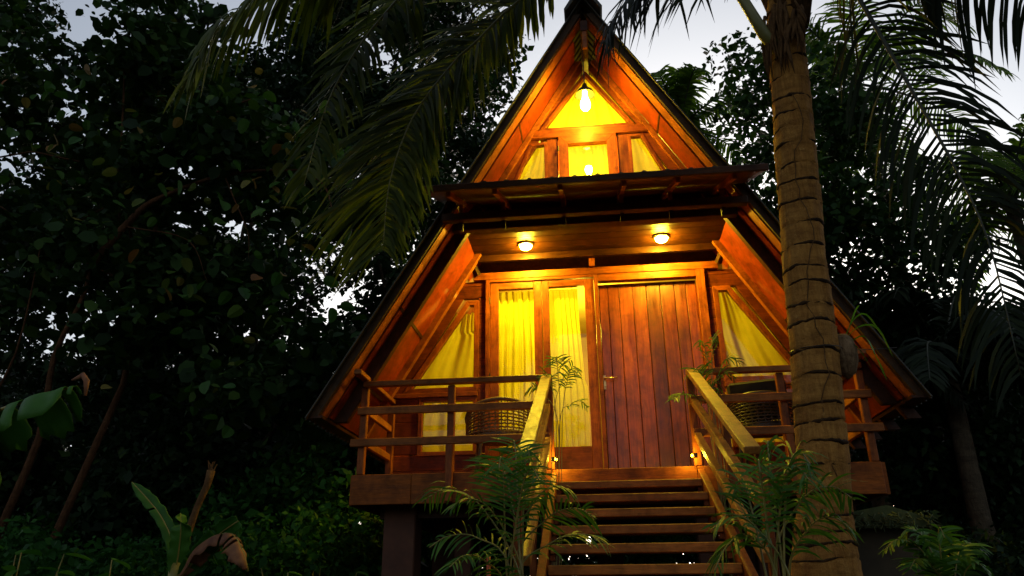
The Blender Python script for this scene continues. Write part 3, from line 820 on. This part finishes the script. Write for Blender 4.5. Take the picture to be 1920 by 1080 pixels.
# ------------------------------------------------------------------ the coconut palm in front
pt_ = thing('coconut_palm', 'tall coconut palm with a ringed brown trunk, beside the stairs in front of the cabin', 'palm tree', (.93, -3.2, -2.2))
def front_trunk():
    rnd = random.Random(3); m = MB(); n_ = 40
    cz_ = [(-2.3, .86, .24), (-1.6, .90, .20), (-.82, .955, .152), (-.6, .985, .130), (-.4, 1.014, .121), (.15, 1.062, .119), (.75, 1.095, .112), (1.42, 1.148, .113), (2.18, 1.207, .106), (2.9, 1.27, .11)]
    def at_(z):
        for a, b in zip(cz_[:-1], cz_[1:]):
            if z <= b[0]:
                t = (z - a[0]) / (b[0] - a[0]); return a[1] + (b[1] - a[1]) * t, a[2] + (b[2] - a[2]) * t
        return cz_[-1][1:]
    z = -2.3; rings = []
    while z < 2.85:
        h = rnd.uniform(.085, .155) if z > -.55 else rnd.uniform(.05, .12)
        tl = (rnd.uniform(-.5, .5), rnd.uniform(0, 6.28), rnd.uniform(.4, 1.3))
        rings.append((z, h, tl)); z += h
    rows = []
    for (z0, h, (ta, tp, dp)) in rings:
        deep = dp * (1.0 if z0 > -.7 else .35)
        for t, dr_ in ((0.0, -.006 * deep), (.06, -.004 * deep), (.14, .002 * deep), (.30, .001), (.6, .0), (.88, .001), (.97, .004 * deep)):
            row = []
            zc = z0 + h * t; x, r = at_(zc)
            for k in range(n_):
                g_ = 6.2832 * k / n_
                dz = .018 * ta * math.sin(g_ + tp) + .005 * math.sin(3 * g_ + tp * 2) + .0015 * math.sin(7 * g_ + tp)
                rr = r + dr_ + .003 * math.sin(5 * g_ + z0 * 9) + .0025 * math.sin(11 * g_ + z0 * 23) + rnd.gauss(0, .0008)
                row.append((x + rr * math.cos(g_), -3.2 + rr * math.sin(g_), zc + dz))
            rows.append(row)
    scars = []
    for i in range(0, len(rows) - 7, 7):
        k0 = rnd.randrange(n_); ln = rnd.randint(int(n_ * .75), n_)
        pts = []
        for k in range(ln):
            x, y, zz = rows[i + 1][(k0 + k) % n_]
            pts.append((x, y, zz + rnd.gauss(0, .0022)))
        scars.append((pts, [max(.0015, (.0085 + .0030 * math.sin(k * .45 + i) + rnd.uniform(-.001, .0015)) * min(1, k / 4, (ln - 1 - k) / 4)) for k in range(ln)]))
    m.scars = scars
    for r_ in rows: m.v += r_
    for i in range(len(rows) - 1):
        for k in range(n_):
            m.f.append((i * n_ + k, i * n_ + (k + 1) % n_, (i + 1) * n_ + (k + 1) % n_, (i + 1) * n_ + k))
    return m
ft = front_trunk(); fto = ft.build('trunk', M['trunk'], pt_, True)
for pts, rr_ in ft.scars: MB().tube(pts, rr_, 5).build('leaf_scar', M['scar'], fto, True)
# a dried creeper down the bark, two petiole bases and the fibrous sheath
pts = []
rr_ = random.Random(5)
for i in range(36):
    z = 1.75 - i * .062; x = 1.17 - (1.75 - z) * .058; a = -1.75 + .28 * math.sin(i * .55) + .10 * rr_.uniform(-1, 1)
    pts.append((x + .124 * math.cos(a), -3.2 + .124 * math.sin(a), z))
MB().tube(pts, .0026, 5).build('dry_creeper', M['sheath'], pt_, True)
MB().tube([(1.22, -3.2, 2.05), (1.06, -3.29, 2.22), (.96, -3.33, 2.46), (.86, -3.3, 2.75)], [.045, .038, .032, .028], 8).build('leaf_stalk', M['rachis'], pt_, True)
m = MB(); rs = random.Random(12)
for k in range(46):
    a = -2.9 + 1.9 * rs.random(); zt = 2.30 + rs.uniform(-.05, .15); ln = rs.uniform(.18, .46) * (1.0 if a < -1.7 else .6); rr0 = .112 + rs.uniform(0, .03); w = rs.uniform(.005, .016)
    pts = []
    for j in range(5):
        t = j / 4; aa = a + .12 * math.sin(3 * t + k); r_ = rr0 + .02 * math.sin(2.5 * t) + (.02 * t * t if k % 5 == 0 else 0)
        pts.append((1.205 + .02 * (1 - t) + r_ * math.cos(aa), -3.2 + r_ * math.sin(aa), zt - ln * t))
    m.tube(pts, [w * .8, w, w, w * .7, .0015], 5)
m.build('fibre_sheath', M['sheath'], pt_, True)
for k in range(7):
    a = k * .9 + .4
    MB().tube([(1.26 + .06 * math.cos(a), -3.2 + .06 * math.sin(a), 2.35), (1.27 + .16 * math.cos(a), -3.2 + .16 * math.sin(a), 2.75), (1.28 + .3 * math.cos(a), -3.2 + .3 * math.sin(a), 3.1)], [.05, .04, .03], 8).build('leaf_stalk', M['sheath'], pt_, True)
CR = (1.27, -3.2, 2.85)
FR = [  # points, L, n, roll, droop, mat, v range
    ([CR, (.535, -3.1, 3.42), (-.373, -2.9, 3.10), (-.807, -2.8, 2.761), (-.968, -2.75, 2.648), (-1.26, -2.7, 2.25), (-1.407, -2.7, 1.737), (-1.43, -2.7, 1.2)], 0.95, 190, 1.15, 0.95, 'coco', 0, .75, .50),
    ([CR, (.183, -3.2, 3.9), (-.773, -3.15, 3.52), (-1.155, -3.1, 3.15), (-1.368, -3.1, 2.865), (-1.57, -3.1, 2.548), (-1.748, -3.1, 2.112), (-1.85, -3.1, 1.5)], .60, 100, 1.0, .7, 'coco', 0, .8, .50),
    ([CR, (.3, -3.4, 3.7), (-.718, -3.5, 3.42), (-1.378, -3.6, 2.95), (-1.717, -3.6, 2.80), (-2.051, -3.6, 2.60), (-2.303, -3.6, 2.35), (-2.43, -3.6, 2.0)], 0.75, 150, 0.70, 1.10, 'coco', .15, 1, .50),
    ([CR, (1.036, -3.1, 3.0), (.842, -2.9, 3.24), (.65, -2.7, 3.40), (.418, -2.6, 3.36), (.20, -2.5, 3.10), (.15, -2.45, 2.95)], 0.72, 80, 0.80, 1.00, 'cocoshade', 0, 1, .35),
    ([CR, (1.521, -3.3, 2.868), (1.591, -3.4, 2.378), (1.672, -3.4, 2.055), (1.772, -3.4, 1.639), (1.891, -3.4, 1.122), (1.95, -3.4, .686), (1.93, -3.4, .0)], 0.58, 80, 0.95, 1.25, 'cocoshade', 0, 1, .55),
    ([CR, (1.50, -3.5, 2.95), (1.695, -3.8, 2.42), (1.88, -3.9, 2.16), (2.11, -3.9, 2.00), (2.35, -3.9, 1.649)], 0.60, 52, 0.30, 1.20, 'cocoshade', 0, 1, .35),
    ([CR, (1.2, -4.0, 3.4), (1.1, -5.2, 3.6), (.9, -6.3, 3.0), (.8, -6.9, 2.2)], 0.81, 121, .3, 0.92, 'coco', 0, 1, .4),
]
for i, (p, L, n_, ro_, dr_, mt, v0, v1, fw) in enumerate(FR):
    frond(pt_, p, L, n_, ro_, dr_, M[mt], M['drachis' if mt == 'cocoshade' else 'rachis'], 100 + i, wid=.028 if i < 3 else .018, vmin=v0, vmax=v1, fwd=fw, low_k=.62 if i == 0 else 1.0, up_k=.4 if i < 2 else .8, start=(.42, .34, .3, .12, .12, .3, .2)[i])

# coconut husk planter wired to the trunk with a small orchid
hp = thing('husk_planter', 'coconut husk planter with thin leaves, wired to the ringed palm trunk', 'planter', (1.22, -3.16, .1))
m = MB(); m.lathe((1.225, -3.16, .09), [(.008, -.0), (.045, .03), (.066, .09), (.070, .15), (.055, .21), (.035, .235), (.02, .22)], 16)
m.build('husk', M['husk'], hp, True)
wr = [(1.075 + .128 * math.cos(a), -3.2 + .128 * math.sin(a), .235 + .01 * math.sin(a)) for a in np.linspace(-3.6, -.2, 20)] + [(1.31, -3.18, .236), (1.45, -3.15, .247), (1.50, -3.15, .25)]
MB().tube(wr, .0022, 5).build('wire', M['darkmetal'], hp, True)
def strap_leaf(par, pts, w, mat, name='leaf', n_=10, fold=.25, tip=.1, label=None, smooth=True):
    C = catmull(pts, n_); vs = []; fs = []
    for i, p in enumerate(C):
        T = C[min(n_ - 1, i + 1)] - C[max(0, i - 1)]; T = T / np.linalg.norm(T)
        h = np.cross(T, [0, 0, 1.0]); nh = np.linalg.norm(h); h = h / nh if nh > .05 else np.array([1., 0, 0]); u = np.cross(h, T)
        t = i / (n_ - 1); ww = w * (math.sin(math.pi * (.10 + .82 * t)) ** .8 if t < .98 else tip)
        vs += [p - h * ww + u * ww * fold, p, p + h * ww + u * ww * fold]
    for i in range(n_ - 1):
        for k in (0, 1): fs.append((3 * i + k, 3 * i + k + 1, 3 * i + 4 + k, 3 * i + 3 + k))
    m = MB(); m.add(vs, fs); o_ = m.build(name, mat, par, smooth, label=label)
    return o_
for p, w in (([(1.24, -3.16, .30), (1.30, -3.18, .40), (1.36, -3.2, .42), (1.42, -3.2, .30)], .014), ([(1.24, -3.15, .30), (1.33, -3.15, .37), (1.42, -3.15, .36), (1.47, -3.15, .20)], .014),
             ([(1.26, -3.17, .28), (1.33, -3.2, .30), (1.36, -3.22, .18), (1.39, -3.22, .06)], .016), ([(1.23, -3.16, .29), (1.28, -3.2, .25), (1.33, -3.22, .12)], .016), ([(1.25, -3.16, .31), (1.31, -3.2, .44), (1.33, -3.22, .47)], .010)):
    strap_leaf(hp, p, w, M['banana'])

# ------------------------------------------------------------------ areca palms
def areca(label, base, tips, L, seed, mat='areca', n_=17, wid=.0085, group='areca palms round the stairs', droop=.32, r0=.008, hub=None, blade=.42):
    t = thing('areca_palm', label, 'palm plant', base, group)
    rnd = random.Random(seed)
    for i, tp in enumerate(tips):
        b = V(base) + V(rnd.uniform(-.05, .05), rnd.uniform(-.05, .05), 0); e = V(tp)
        hb = V(hub if hub else (base[0], base[1], base[2] + .6 * (e.z - base[2])))
        hb = hb + V(rnd.uniform(-.05, .05), rnd.uniform(-.04, .04), rnd.uniform(-.10, .06))
        o_ = e - hb; m_ = hb + V(o_.x * .40, o_.y * .40, max(o_.z * .80, .10) + .05); k_ = hb + V(o_.x * .75, o_.y * .75, max(o_.z * 1.02, .06) + .05)
        pts = [b, b.lerp(hb, .5) + V(.02, 0, 0), hb, m_, k_, e]
        ln = sum((pts[j + 1] - pts[j]).length for j in range(5))
        bl = min(blade * rnd.uniform(.8, 1.15), .55 * ln)
        frond(t, pts, L * rnd.uniform(.8, 1.15), n_, rnd.uniform(-.35, .6), droop * rnd.uniform(.6, 1.4), M[mat], M['cane'], seed * 31 + i, wid=wid, start=1 - bl / ln, r0=r0, fwd=.8, nseg=4)
    return t
areca('bushy green areca palm left of the stairs, in front of the deck', (-.47, -3.3, -2.15),
      [(-.80, -3.45, -0.55), (-.92, -3.3, -0.71), (-.55, -3.5, -0.37), (-.66, -3.1, -0.35), (-.42, -3.3, -0.31), (-.10, -3.4, -0.60), (-.20, -3.2, -0.48), (-.36, -3.5, -0.43), (-.76, -3.6, -0.81), (-.98, -3.25, -0.49), (-.52, -3.2, -0.25), (-.05, -3.25, -0.71)], .21, 11, hub=(-.50, -3.3, -0.85))
areca('bushy green areca palm right of the stairs, against the coconut trunk', (.60, -3.85, -2.15),
      [(.62, -3.9, -0.41), (.76, -3.95, -0.46), (.92, -3.9, -0.59), (.36, -3.9, -0.69), (.48, -3.8, -0.55), (.86, -4.0, -0.71), (.55, -4.0, -0.49), (.34, -3.95, -0.85), (.72, -4.05, -0.53)], .19, 12, hub=(.59, -3.88, -0.89), blade=.36)
areca('tall thin areca palm beside the left stair rail, before the glazed door', (-.53, -1.02, -2.15), [(-.64, -1.1, .60), (-.20, -1.1, .72), (-.38, -1.1, .84), (-.14, -1.0, .48), (-.20, -1.15, .74), (-.5, -1.0, .72)], .14, 13, n_=13, wid=.008, r0=.005, blade=.26, hub=(-.40, -1.08, .34))
areca('wispy areca palm beside the right stair rail, before the switch plate', (.84, -1.03, -2.15), [(.54, -1.1, .50), (.80, -1.0, .95), (.96, -1.0, .99), (.72, -1.1, .70), (1.06, -1.05, .66), (.92, -1.0, .56), (1.12, -1.0, .80)], .17, 14, n_=14, wid=.008, r0=.005, blade=.30, hub=(.86, -1.02, .40))

# ------------------------------------------------------------------ bananas
def banana_leaf(par, pts, w, mat, seed, label=None, torn=.0, droop=.35, cut=None, roll=0.0):
    rnd = random.Random(seed); C = catmull(pts, 40); m = MB(); K = 5; rows = []
    cutn = 40 if cut is None else cut
    for i in range(cutn):
        p = C[i]; T = C[min(39, i + 1)] - C[max(0, i - 1)]; T = T / np.linalg.norm(T)
        h = np.cross(T, [0, 0, 1.0]); nh = np.linalg.norm(h); h = h / nh if nh > .05 else np.array([1., 0, 0]); u = np.cross(h, T)
        h, u = h * math.cos(roll) + u * math.sin(roll), u * math.cos(roll) - h * math.sin(roll)
        t = i / 39; ww = w * min(1, (max(.02, t) / .22) ** .7) * (1 - max(0, (t - .72) / .28) ** 2 * .9) * (1 + .06 * math.sin(i * 1.3 + seed))
        for s_ in (-1, 1):
            row = []
            for k in range(K + 1):
                q = k / K; e = ww * q * (1 - (torn * rnd.random() if k == K else 0))
                row.append(p + s_ * h * e + u * (.30 * e - droop * e * q * 1.6) + T * (.18 * e) + u * .012 * w * 8 * math.sin(i * .9 + s_) * q)
            rows.append(row)
    for r_ in rows: m.v += [tuple(x) for x in r_]
    for i in range(cutn - 1):
        for s_ in (0, 1):
            a = (2 * i + s_) * (K + 1); b = (2 * (i + 1) + s_) * (K + 1)
            if torn and rnd.random() < torn * .4: continue
            for k in range(K): m.f.append((a + k, a + k + 1, b + k + 1, b + k))
    o_ = m.build('leaf', mat, par, True, label=label)
    sol = o_.modifiers.new('thickness', 'SOLIDIFY'); sol.thickness = .002
    MB().tube([tuple(x) for x in C[:cutn:3]], [max(.004, w * .10 * (1 - i / 16)) for i in range(len(C[:cutn:3]))], 6).build('midrib', M['cane'], o_, True)
    return o_
b1 = thing('banana_plant', 'banana plant with one large torn leaf reaching in at the left edge', 'banana plant', (-4.6, -2.9, -2.2))
MB().tube([(-4.6, -2.9, -2.2), (-4.55, -2.9, -1.2), (-4.5, -2.95, -.35)], [.12, .10, .07], 12).build('stem', M['cane'], b1, True)
banana_leaf(b1, [(-4.5, -2.95, -.4), (-4.25, -3.0, -.12), (-3.75, -3.0, .10), (-3.4, -3.0, .21), (-3.18, -3.0, .27)], .20, M['banana'], 1, torn=.22, droop=.9, cut=39)
banana_leaf(b1, [(-4.5, -2.95, -.4), (-4.2, -3.1, -.15), (-3.75, -3.15, -.10), (-3.52, -3.15, -.22), (-3.42, -3.15, -.42)], .22, M['banana'], 2, torn=.12, droop=.7)
banana_leaf(b1, [(-4.5, -2.95, -.4), (-4.8, -2.6, .3), (-5.2, -2.3, .5), (-5.6, -2.2, .2)], .17, M['banana'], 3, torn=.1)
m = MB(); m.tube([(-3.23, -3.0, .30), (-3.17, -2.99, .33), (-3.13, -3.0, .29), (-3.12, -3.0, .20)], [.006, .02, .018, .008], 7)
m.build('dry_tip', M['deadleaf'], b1, True)
b2 = thing('banana_plant', 'young banana plant with two green leaves, a brown drooping leaf and a snapped dry stalk', 'banana plant', (-2.83, -2.2, -2.2))
MB().tube([(-2.83, -2.2, -2.2), (-2.83, -2.2, -1.2), (-2.83, -2.2, -.72)], [.07, .06, .04], 10).build('stem', M['cane'], b2, True)
banana_leaf(b2, [(-2.83, -2.2, -.85), (-2.87, -2.2, -.62), (-2.98, -2.2, -.44), (-3.10, -2.2, -.32), (-3.24, -2.2, -.20)], .05, M['banana'], 4, droop=.1, roll=.9, torn=.08)
banana_leaf(b2, [(-2.83, -2.2, -.85), (-2.80, -2.25, -.66), (-2.78, -2.3, -.52), (-2.80, -2.3, -.42)], .065, M['banana'], 5, droop=.1, torn=.06)
banana_leaf(b2, [(-2.82, -2.2, -.85), (-2.70, -2.2, -.70), (-2.55, -2.25, -.56), (-2.36, -2.3, -.45)], .07, M['banana'], 6, droop=.3, cut=37, roll=1.0, torn=.1)
banana_leaf(b2, [(-2.82, -2.2, -.85), (-2.66, -2.25, -.62), (-2.45, -2.3, -.55), (-2.32, -2.35, -.66), (-2.27, -2.35, -.78)], .075, M['deadleaf'], 7, torn=.25, droop=.9, label='brown dead leaf hanging down')
MB().tube([(-2.84, -2.15, -.9), (-2.83, -2.12, -.55), (-2.80, -2.1, -.36), (-2.75, -2.1, -.22), (-2.735, -2.1, -.12)], [.035, .026, .022, .024, .03], 8).build('snapped_stalk', M['sheath'], b2, True)
m = MB(); rn = random.Random(4)
for k in range(7): m.tube([(-2.735 + rn.uniform(-.02, .02), -2.1, -.13), (-2.73 + rn.uniform(-.04, .04), -2.1 + rn.uniform(-.02, .02), -.08 + rn.uniform(0, .03))], [.008, .003], 4)
m.build('frayed_end', M['sheath'], b2)

# ------------------------------------------------------------------ trees and undergrowth behind
def vf_broad(rnd, n, P): return np.clip(rnd.beta(1.6, 2.4, n), 0, 1)
def broad_tree(label, base, boxes, ncl, nleaf, size, seed, mat, bark, branches=(), k6=False, trunk_r=.14, top=None, group=None, trunk=True, r0=.35, r1=.8):
    t = thing('broadleaf_tree', label, 'tree', base, group)
    Cc, Rr = [], []
    for bi, (lo, hi, w) in enumerate(boxes):
        a, b = clusters(lo, hi, max(3, int(ncl * w)), r0, r1, seed + bi); Cc += a; Rr += b
    cen = np.mean(np.array(Cc), axis=0)
    if trunk:
        tp = V(top) if top else V(cen.tolist())
        b0 = V(base); mid = (b0 + tp) / 2 + V(.28, .1, 0)
        MB().tube([b0, b0 + (mid - b0) * .5 + V(-.06, 0, 0), mid, tp], [trunk_r, trunk_r * .85, trunk_r * .7, trunk_r * .35], 10).build('trunk', bark, t, True)
        rn_ = random.Random(seed)
        for k in range(6):
            c = V(Cc[rn_.randrange(len(Cc))].tolist()); s_ = b0 + (tp - b0) * rn_.uniform(.45, .9)
            MB().tube([s_, (s_ + c) / 2 + V(rn_.uniform(-.3, .3), 0, rn_.uniform(0, .4)), c], [trunk_r * .35, trunk_r * .22, .012], 6).build('branch', bark, t, True)
    for pts, r in branches:
        C = catmull(pts, 16); MB().tube([tuple(x) for x in C], [r * (1 - .75 * i / 15) for i in range(16)], 7).build('branch', bark, t, True)
    cloud_obj('crown', t, mat, cen, leaf_cloud(Cc, Rr, nleaf, size, seed + 50, k6, vf_broad))
    return t

G_ = 'broadleaf trees in the dark wood behind the cabin'
near = broad_tree('large broadleaf tree with round leaves and bare brown branches left of the cabin', (-5.5, -.3, -2.2),
    [((-8.6, -1.0, 1.6), (-3.9, 1.6, 6.6), .75), ((-5.0, -.9, .8), (-2.4, 1.0, 4.4), .25)], 80, 15000, .135, 21, M['broad'], M['bark'],
    branches=[([(-5.75, -.4, -2.2), (-5.62, -.45, -.6), (-5.36, -.5, .5), (-5.40, -.5, 1.3), (-5.22, -.5, 2.0), (-5.30, -.5, 2.6)], .05), ([(-5.27, -.5, 2.2), (-4.9, -.5, 2.75), (-4.61, -.5, 3.02), (-3.82, -.5, 3.27), (-3.04, -.5, 3.25)], .045),
              ([(-4.6, -.4, 3.6), (-4.35, -.5, 3.94), (-3.95, -.5, 4.14), (-3.56, -.5, 4.26)], .03), ([(-3.04, -.5, 3.25), (-2.75, -.55, 3.0), (-2.6, -.6, 2.6), (-2.5, -.6, 2.5)], .014),
              ([(-3.9, -.5, 3.25), (-3.7, -.6, 2.9), (-3.5, -.6, 2.5), (-3.45, -.6, 2.2)], .010), ([(-4.9, -.5, 2.7), (-4.2, -.5, 2.5), (-3.9, -.5, 2.0)], .010), ([(-6.25, -.4, -2.2), (-5.95, -.5, -.6), (-6.0, -.5, .6), (-5.82, -.5, 1.4), (-5.85, -.5, 2.6)], .024)],
    k6=True, trunk_r=.05, top=(-5.3, .6, 4.6), group=G_, r0=.3, r1=.75)
# single leaves of that tree, coloured lighter to stand for leaves in the light
lm = bpy.data.meshes.new('leaf'); nn_ = 10; vs = []
for i in range(nn_):
    a = 2 * math.pi * i / nn_; x = .5 + .5 * math.cos(a); vs.append((x, .36 * math.sin(a) * (1 - .25 * math.cos(a)), .10 * abs(math.sin(a)) - .12 * x * x))
lm.from_pydata([(0, 0, 0), (.5, 0, -.03), (1, 0, -.12)] + vs, [], [(1, 3 + i, 3 + (i + 1) % nn_) for i in range(nn_)]); lm.materials.append(M['single']); lm.update()
rn = random.Random(77)
spots = [(-4.6, 3.0), (-4.0, 2.7), (-3.4, 2.9), (-2.9, 2.9), (-2.6, 2.5), (-3.6, 2.1), (-4.2, 3.7), (-3.3, 3.9), (-5.6, 4.2), (-3.2, 1.4), (-3.6, 1.0), (-4.0, 1.7), (-2.8, 1.9), (-6.0, 3.6), (-6.4, 4.6), (-5.1, 5.0), (-3.0, 3.4)]
for i in range(230):
    cx_, cz_ = rn.choice(spots)
    p = V(cx_ + rn.gauss(0, .28), -.75 + rn.gauss(0, .22), cz_ + rn.gauss(0, .26))
    o_ = link('leaf', lm, None, near, p); s_ = rn.uniform(.10, .17)
    o_.scale = (s_, s_, s_); o_.rotation_euler = (rn.uniform(-.9, .9), rn.uniform(-.2, 1.1), rn.uniform(0, 6.28))

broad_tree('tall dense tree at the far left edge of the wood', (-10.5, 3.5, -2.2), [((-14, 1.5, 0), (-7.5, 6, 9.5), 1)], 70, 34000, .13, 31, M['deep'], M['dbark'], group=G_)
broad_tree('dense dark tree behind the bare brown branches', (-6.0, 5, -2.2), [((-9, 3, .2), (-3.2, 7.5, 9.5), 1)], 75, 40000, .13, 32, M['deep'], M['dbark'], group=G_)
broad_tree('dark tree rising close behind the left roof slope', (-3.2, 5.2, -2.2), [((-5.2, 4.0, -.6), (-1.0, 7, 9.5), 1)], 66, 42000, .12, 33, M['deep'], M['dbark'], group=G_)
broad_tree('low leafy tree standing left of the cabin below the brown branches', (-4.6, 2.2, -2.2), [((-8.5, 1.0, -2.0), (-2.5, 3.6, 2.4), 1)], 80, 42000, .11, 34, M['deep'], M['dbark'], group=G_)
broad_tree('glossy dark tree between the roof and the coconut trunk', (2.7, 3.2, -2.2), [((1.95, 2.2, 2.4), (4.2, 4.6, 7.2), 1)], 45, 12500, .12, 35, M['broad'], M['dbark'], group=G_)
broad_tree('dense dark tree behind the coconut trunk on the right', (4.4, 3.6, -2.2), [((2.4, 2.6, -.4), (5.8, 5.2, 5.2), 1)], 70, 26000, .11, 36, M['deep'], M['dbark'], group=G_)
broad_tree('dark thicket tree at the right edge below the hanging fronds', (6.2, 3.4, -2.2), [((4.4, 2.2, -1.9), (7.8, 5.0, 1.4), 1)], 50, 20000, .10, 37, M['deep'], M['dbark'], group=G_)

broad_tree('bushy green shrub tree left of the deck under the dark wood', (-3.4, .8, -2.2), [((-4.6, .2, -1.8), (-2.3, 1.6, .7), 1)], 34, 7000, .085, 38, M['shrub'], M['dbark'], trunk_r=.03, r0=.2, r1=.45)
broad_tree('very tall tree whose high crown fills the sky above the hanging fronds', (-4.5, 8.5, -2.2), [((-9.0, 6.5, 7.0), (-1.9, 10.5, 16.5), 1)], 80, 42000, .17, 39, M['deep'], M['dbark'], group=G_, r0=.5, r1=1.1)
# undergrowth masses
def vf_s(rnd, n, P): return np.clip(rnd.beta(1.3, 3.0, n), 0, 1)
def mass(name, label, cat, lo, hi, ncl, n, size, seed, mat, r0=.25, r1=.6):
    rnd = np.random.RandomState(seed)
    Cc = [np.array(lo) + (np.array(hi) - np.array(lo)) * rnd.rand(3) for _ in range(ncl)]
    Rr = [r0 + (r1 - r0) * rnd.rand() for _ in range(ncl)]
    o_ = cloud_obj(name, None, mat, np.mean(Cc, axis=0), leaf_cloud(Cc, Rr, n, size, seed + 3, False, vf_s))
    tag(o_, label, cat, None, 'stuff')
mass('undergrowth', 'dense low undergrowth left of the cabin below the trees', 'undergrowth', (-8.5, -1.2, -2.2), (-1.9, 1.2, -.45), 200, 76000, .075, 41, M['shrub'])
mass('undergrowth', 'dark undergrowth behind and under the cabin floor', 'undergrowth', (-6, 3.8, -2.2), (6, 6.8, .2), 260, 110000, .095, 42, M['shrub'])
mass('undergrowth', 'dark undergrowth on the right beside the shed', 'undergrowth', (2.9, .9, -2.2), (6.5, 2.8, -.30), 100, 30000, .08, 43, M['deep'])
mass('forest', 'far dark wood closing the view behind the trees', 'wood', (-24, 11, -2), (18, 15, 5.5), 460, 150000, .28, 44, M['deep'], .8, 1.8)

mass('forest', 'dark wood on the near side of the clearing, facing the cabin', 'wood', (-16, -19, -2), (16, -13, 1.0), 80, 11000, .42, 45, M['deep'], 1.0, 2.0)
def shrub(label, base, h, n_st, seed, lsz):
    t = thing('leafy_shrub', label, 'shrub', base, 'leafy shrubs in front of the wood'); rn_ = random.Random(seed)
    k = 0
    for i in range(n_st):
        a = rn_.uniform(0, 6.28); hh = h * rn_.uniform(.6, 1); e = V(base) + V(.35 * h * math.cos(a) * rn_.random(), .35 * h * math.sin(a) * rn_.random(), hh)
        MB().tube([V(base), (V(base) + e) / 2 + V(.03, 0, .05), e], [.012, .009, .004], 5).build('stem', M['cane'], t, True)
        for q in range(9):
            f_ = .45 + .55 * q / 8; p = V(base) + (e - V(base)) * f_
            o_ = link('leaf', sm, None, t, p); s_ = lsz * rn_.uniform(.7, 1.2)
            o_.scale = (s_, s_ * .8, s_); o_.rotation_euler = (rn_.uniform(-.4, .4), rn_.uniform(-.5, .5), q * 2.4 + rn_.random())
    return t
sm = lm.copy(); sm.materials.clear(); sm.materials.append(M['banana'])
shrub('bright leafy shrub at the lower left corner', (-4.0, -2.2, -2.2), 1.65, 9, 1, .17)
shrub('leafy shrub with light leaves between the left corner and the young banana plant', (-3.5, -1.9, -2.2), 1.55, 8, 2, .15)
shrub('low sprig of star shaped leaves right of the young banana plant', (-2.2, -2.0, -2.2), 1.42, 5, 3, .13)
shrub('slender shrub beside the left corner of the deck', (-2.55, -.6, -2.2), 1.95, 7, 4, .12)

# ------------------------------------------------------------------ far coconut palms
def far_palm(label, base, top, L, n_fr, seed, lean=0, fl=.55, mat='farcoco', low=-.9):
    t = thing('coconut_palm', label, 'palm tree', base, 'coconut palms behind the cabin'); rn_ = random.Random(seed)
    b, e = V(base), V(top)
    MB().tube([b, (b + e) / 2 + V(lean, 0, 0), e], [.16, .12, .10], 10).build('trunk', M['ftrunk'], t, True)
    for k in range(n_fr):
        a = 6.28 * k / n_fr + rn_.uniform(-.2, .2); el = rn_.uniform(-.3, 1.25)
        d = V(math.cos(a) * math.cos(el), math.sin(a) * math.cos(el), math.sin(el))
        p1 = e + d * L * .35; p2 = e + d * L * .7 + V(0, 0, -.10 * L); p3 = e + d * L * .95 + V(0, 0, -.42 * L)
        frond(t, [e, p1, p2, p3], fl * L / 2.2, 50, rn_.uniform(-.3, .3), .7, M[mat], M['drachis'], seed * 13 + k, wid=.036, start=.1, r0=.03, nseg=3)
    return t
far_palm('small coconut palm top showing just right of the roof ridge', (2.1, 7, -2.2), (2.05, 7, 8.4), 2.0, 15, 51)
far_palm('coconut palm with pale yellow green fronds behind the large trunk', (5.4, 5.6, -2.2), (5.3, 5.6, 8.2), 2.6, 17, 52)
far_palm('coconut palm with spiky fronds against the sky at the right edge', (7.3, 5.2, -2.2), (7.2, 5.2, 5.3), 2.4, 18, 53)
far_palm('dark drooping coconut palm with a leaning trunk right of the cabin', (4.55, 2.6, -2.2), (4.35, 2.6, 1.75), 1.7, 16, 54, -.12, .6, 'cocoshade')
far_palm('dark coconut palm low behind the right roof corner', (3.4, 3.4, -2.2), (3.5, 3.4, 1.7), 1.5, 14, 55, .1, .6, 'cocoshade')
# low lit palm clump at lower right
areca('small bright green palm catching light in the lower right corner', (1.85, -2.4, -1.6), [(1.47, -2.5, -.72), (1.55, -2.6, -.82), (1.80, -2.5, -.66), (2.02, -2.4, -.74), (1.62, -2.4, -.66), (1.95, -2.6, -.85)], .15, 61, n_=24, wid=.013, blade=.32, hub=(1.80, -2.45, -1.0))

# ------------------------------------------------------------------ shed and pole
sh = thing('shed', 'low shed with a dim plaster wall and a mossy thatched roof right of the trunk', 'shed', (2.4, .9, -2.2))
MB().box(2.0, 2.82, .55, 1.6, -2.2, -.36).build('wall', M['shed'], sh)
m = MB(); rn = random.Random(9)
m.prism([(1.95, -.40), (2.95, -.40), (2.85, -.30), (2.55, -.20), (2.15, -.27)], .42, 1.7)
rf = m.build('roof', M['thatch'], sh)
m = MB()
for k in range(170):
    x = rn.uniform(1.97, 2.93); z = -.31 + rn.uniform(-.09, .05); y = .40 + rn.uniform(-.03, .02)
    m.tube([(x, y, z), (x + rn.uniform(-.05, .05), y - .06, z - rn.uniform(.0, .06))], [.008, .002], 4, False)
o_ = m.build('straw', M['thatch'], rf); o_['kind'] = 'stuff'
po = MB().tube([(-.81, -2.0, -2.2), (-.812, -2.0, -1.2), (-.815, -2.0, -.70)], [.016, .015, .013], 8).build('red_pole', plain('red_paint', (.35, .05, .015), (.5, .09, .03), 9, .5), None, True)
tag(po, 'thin red pole standing in front of the deck behind the left areca palm', 'pole')
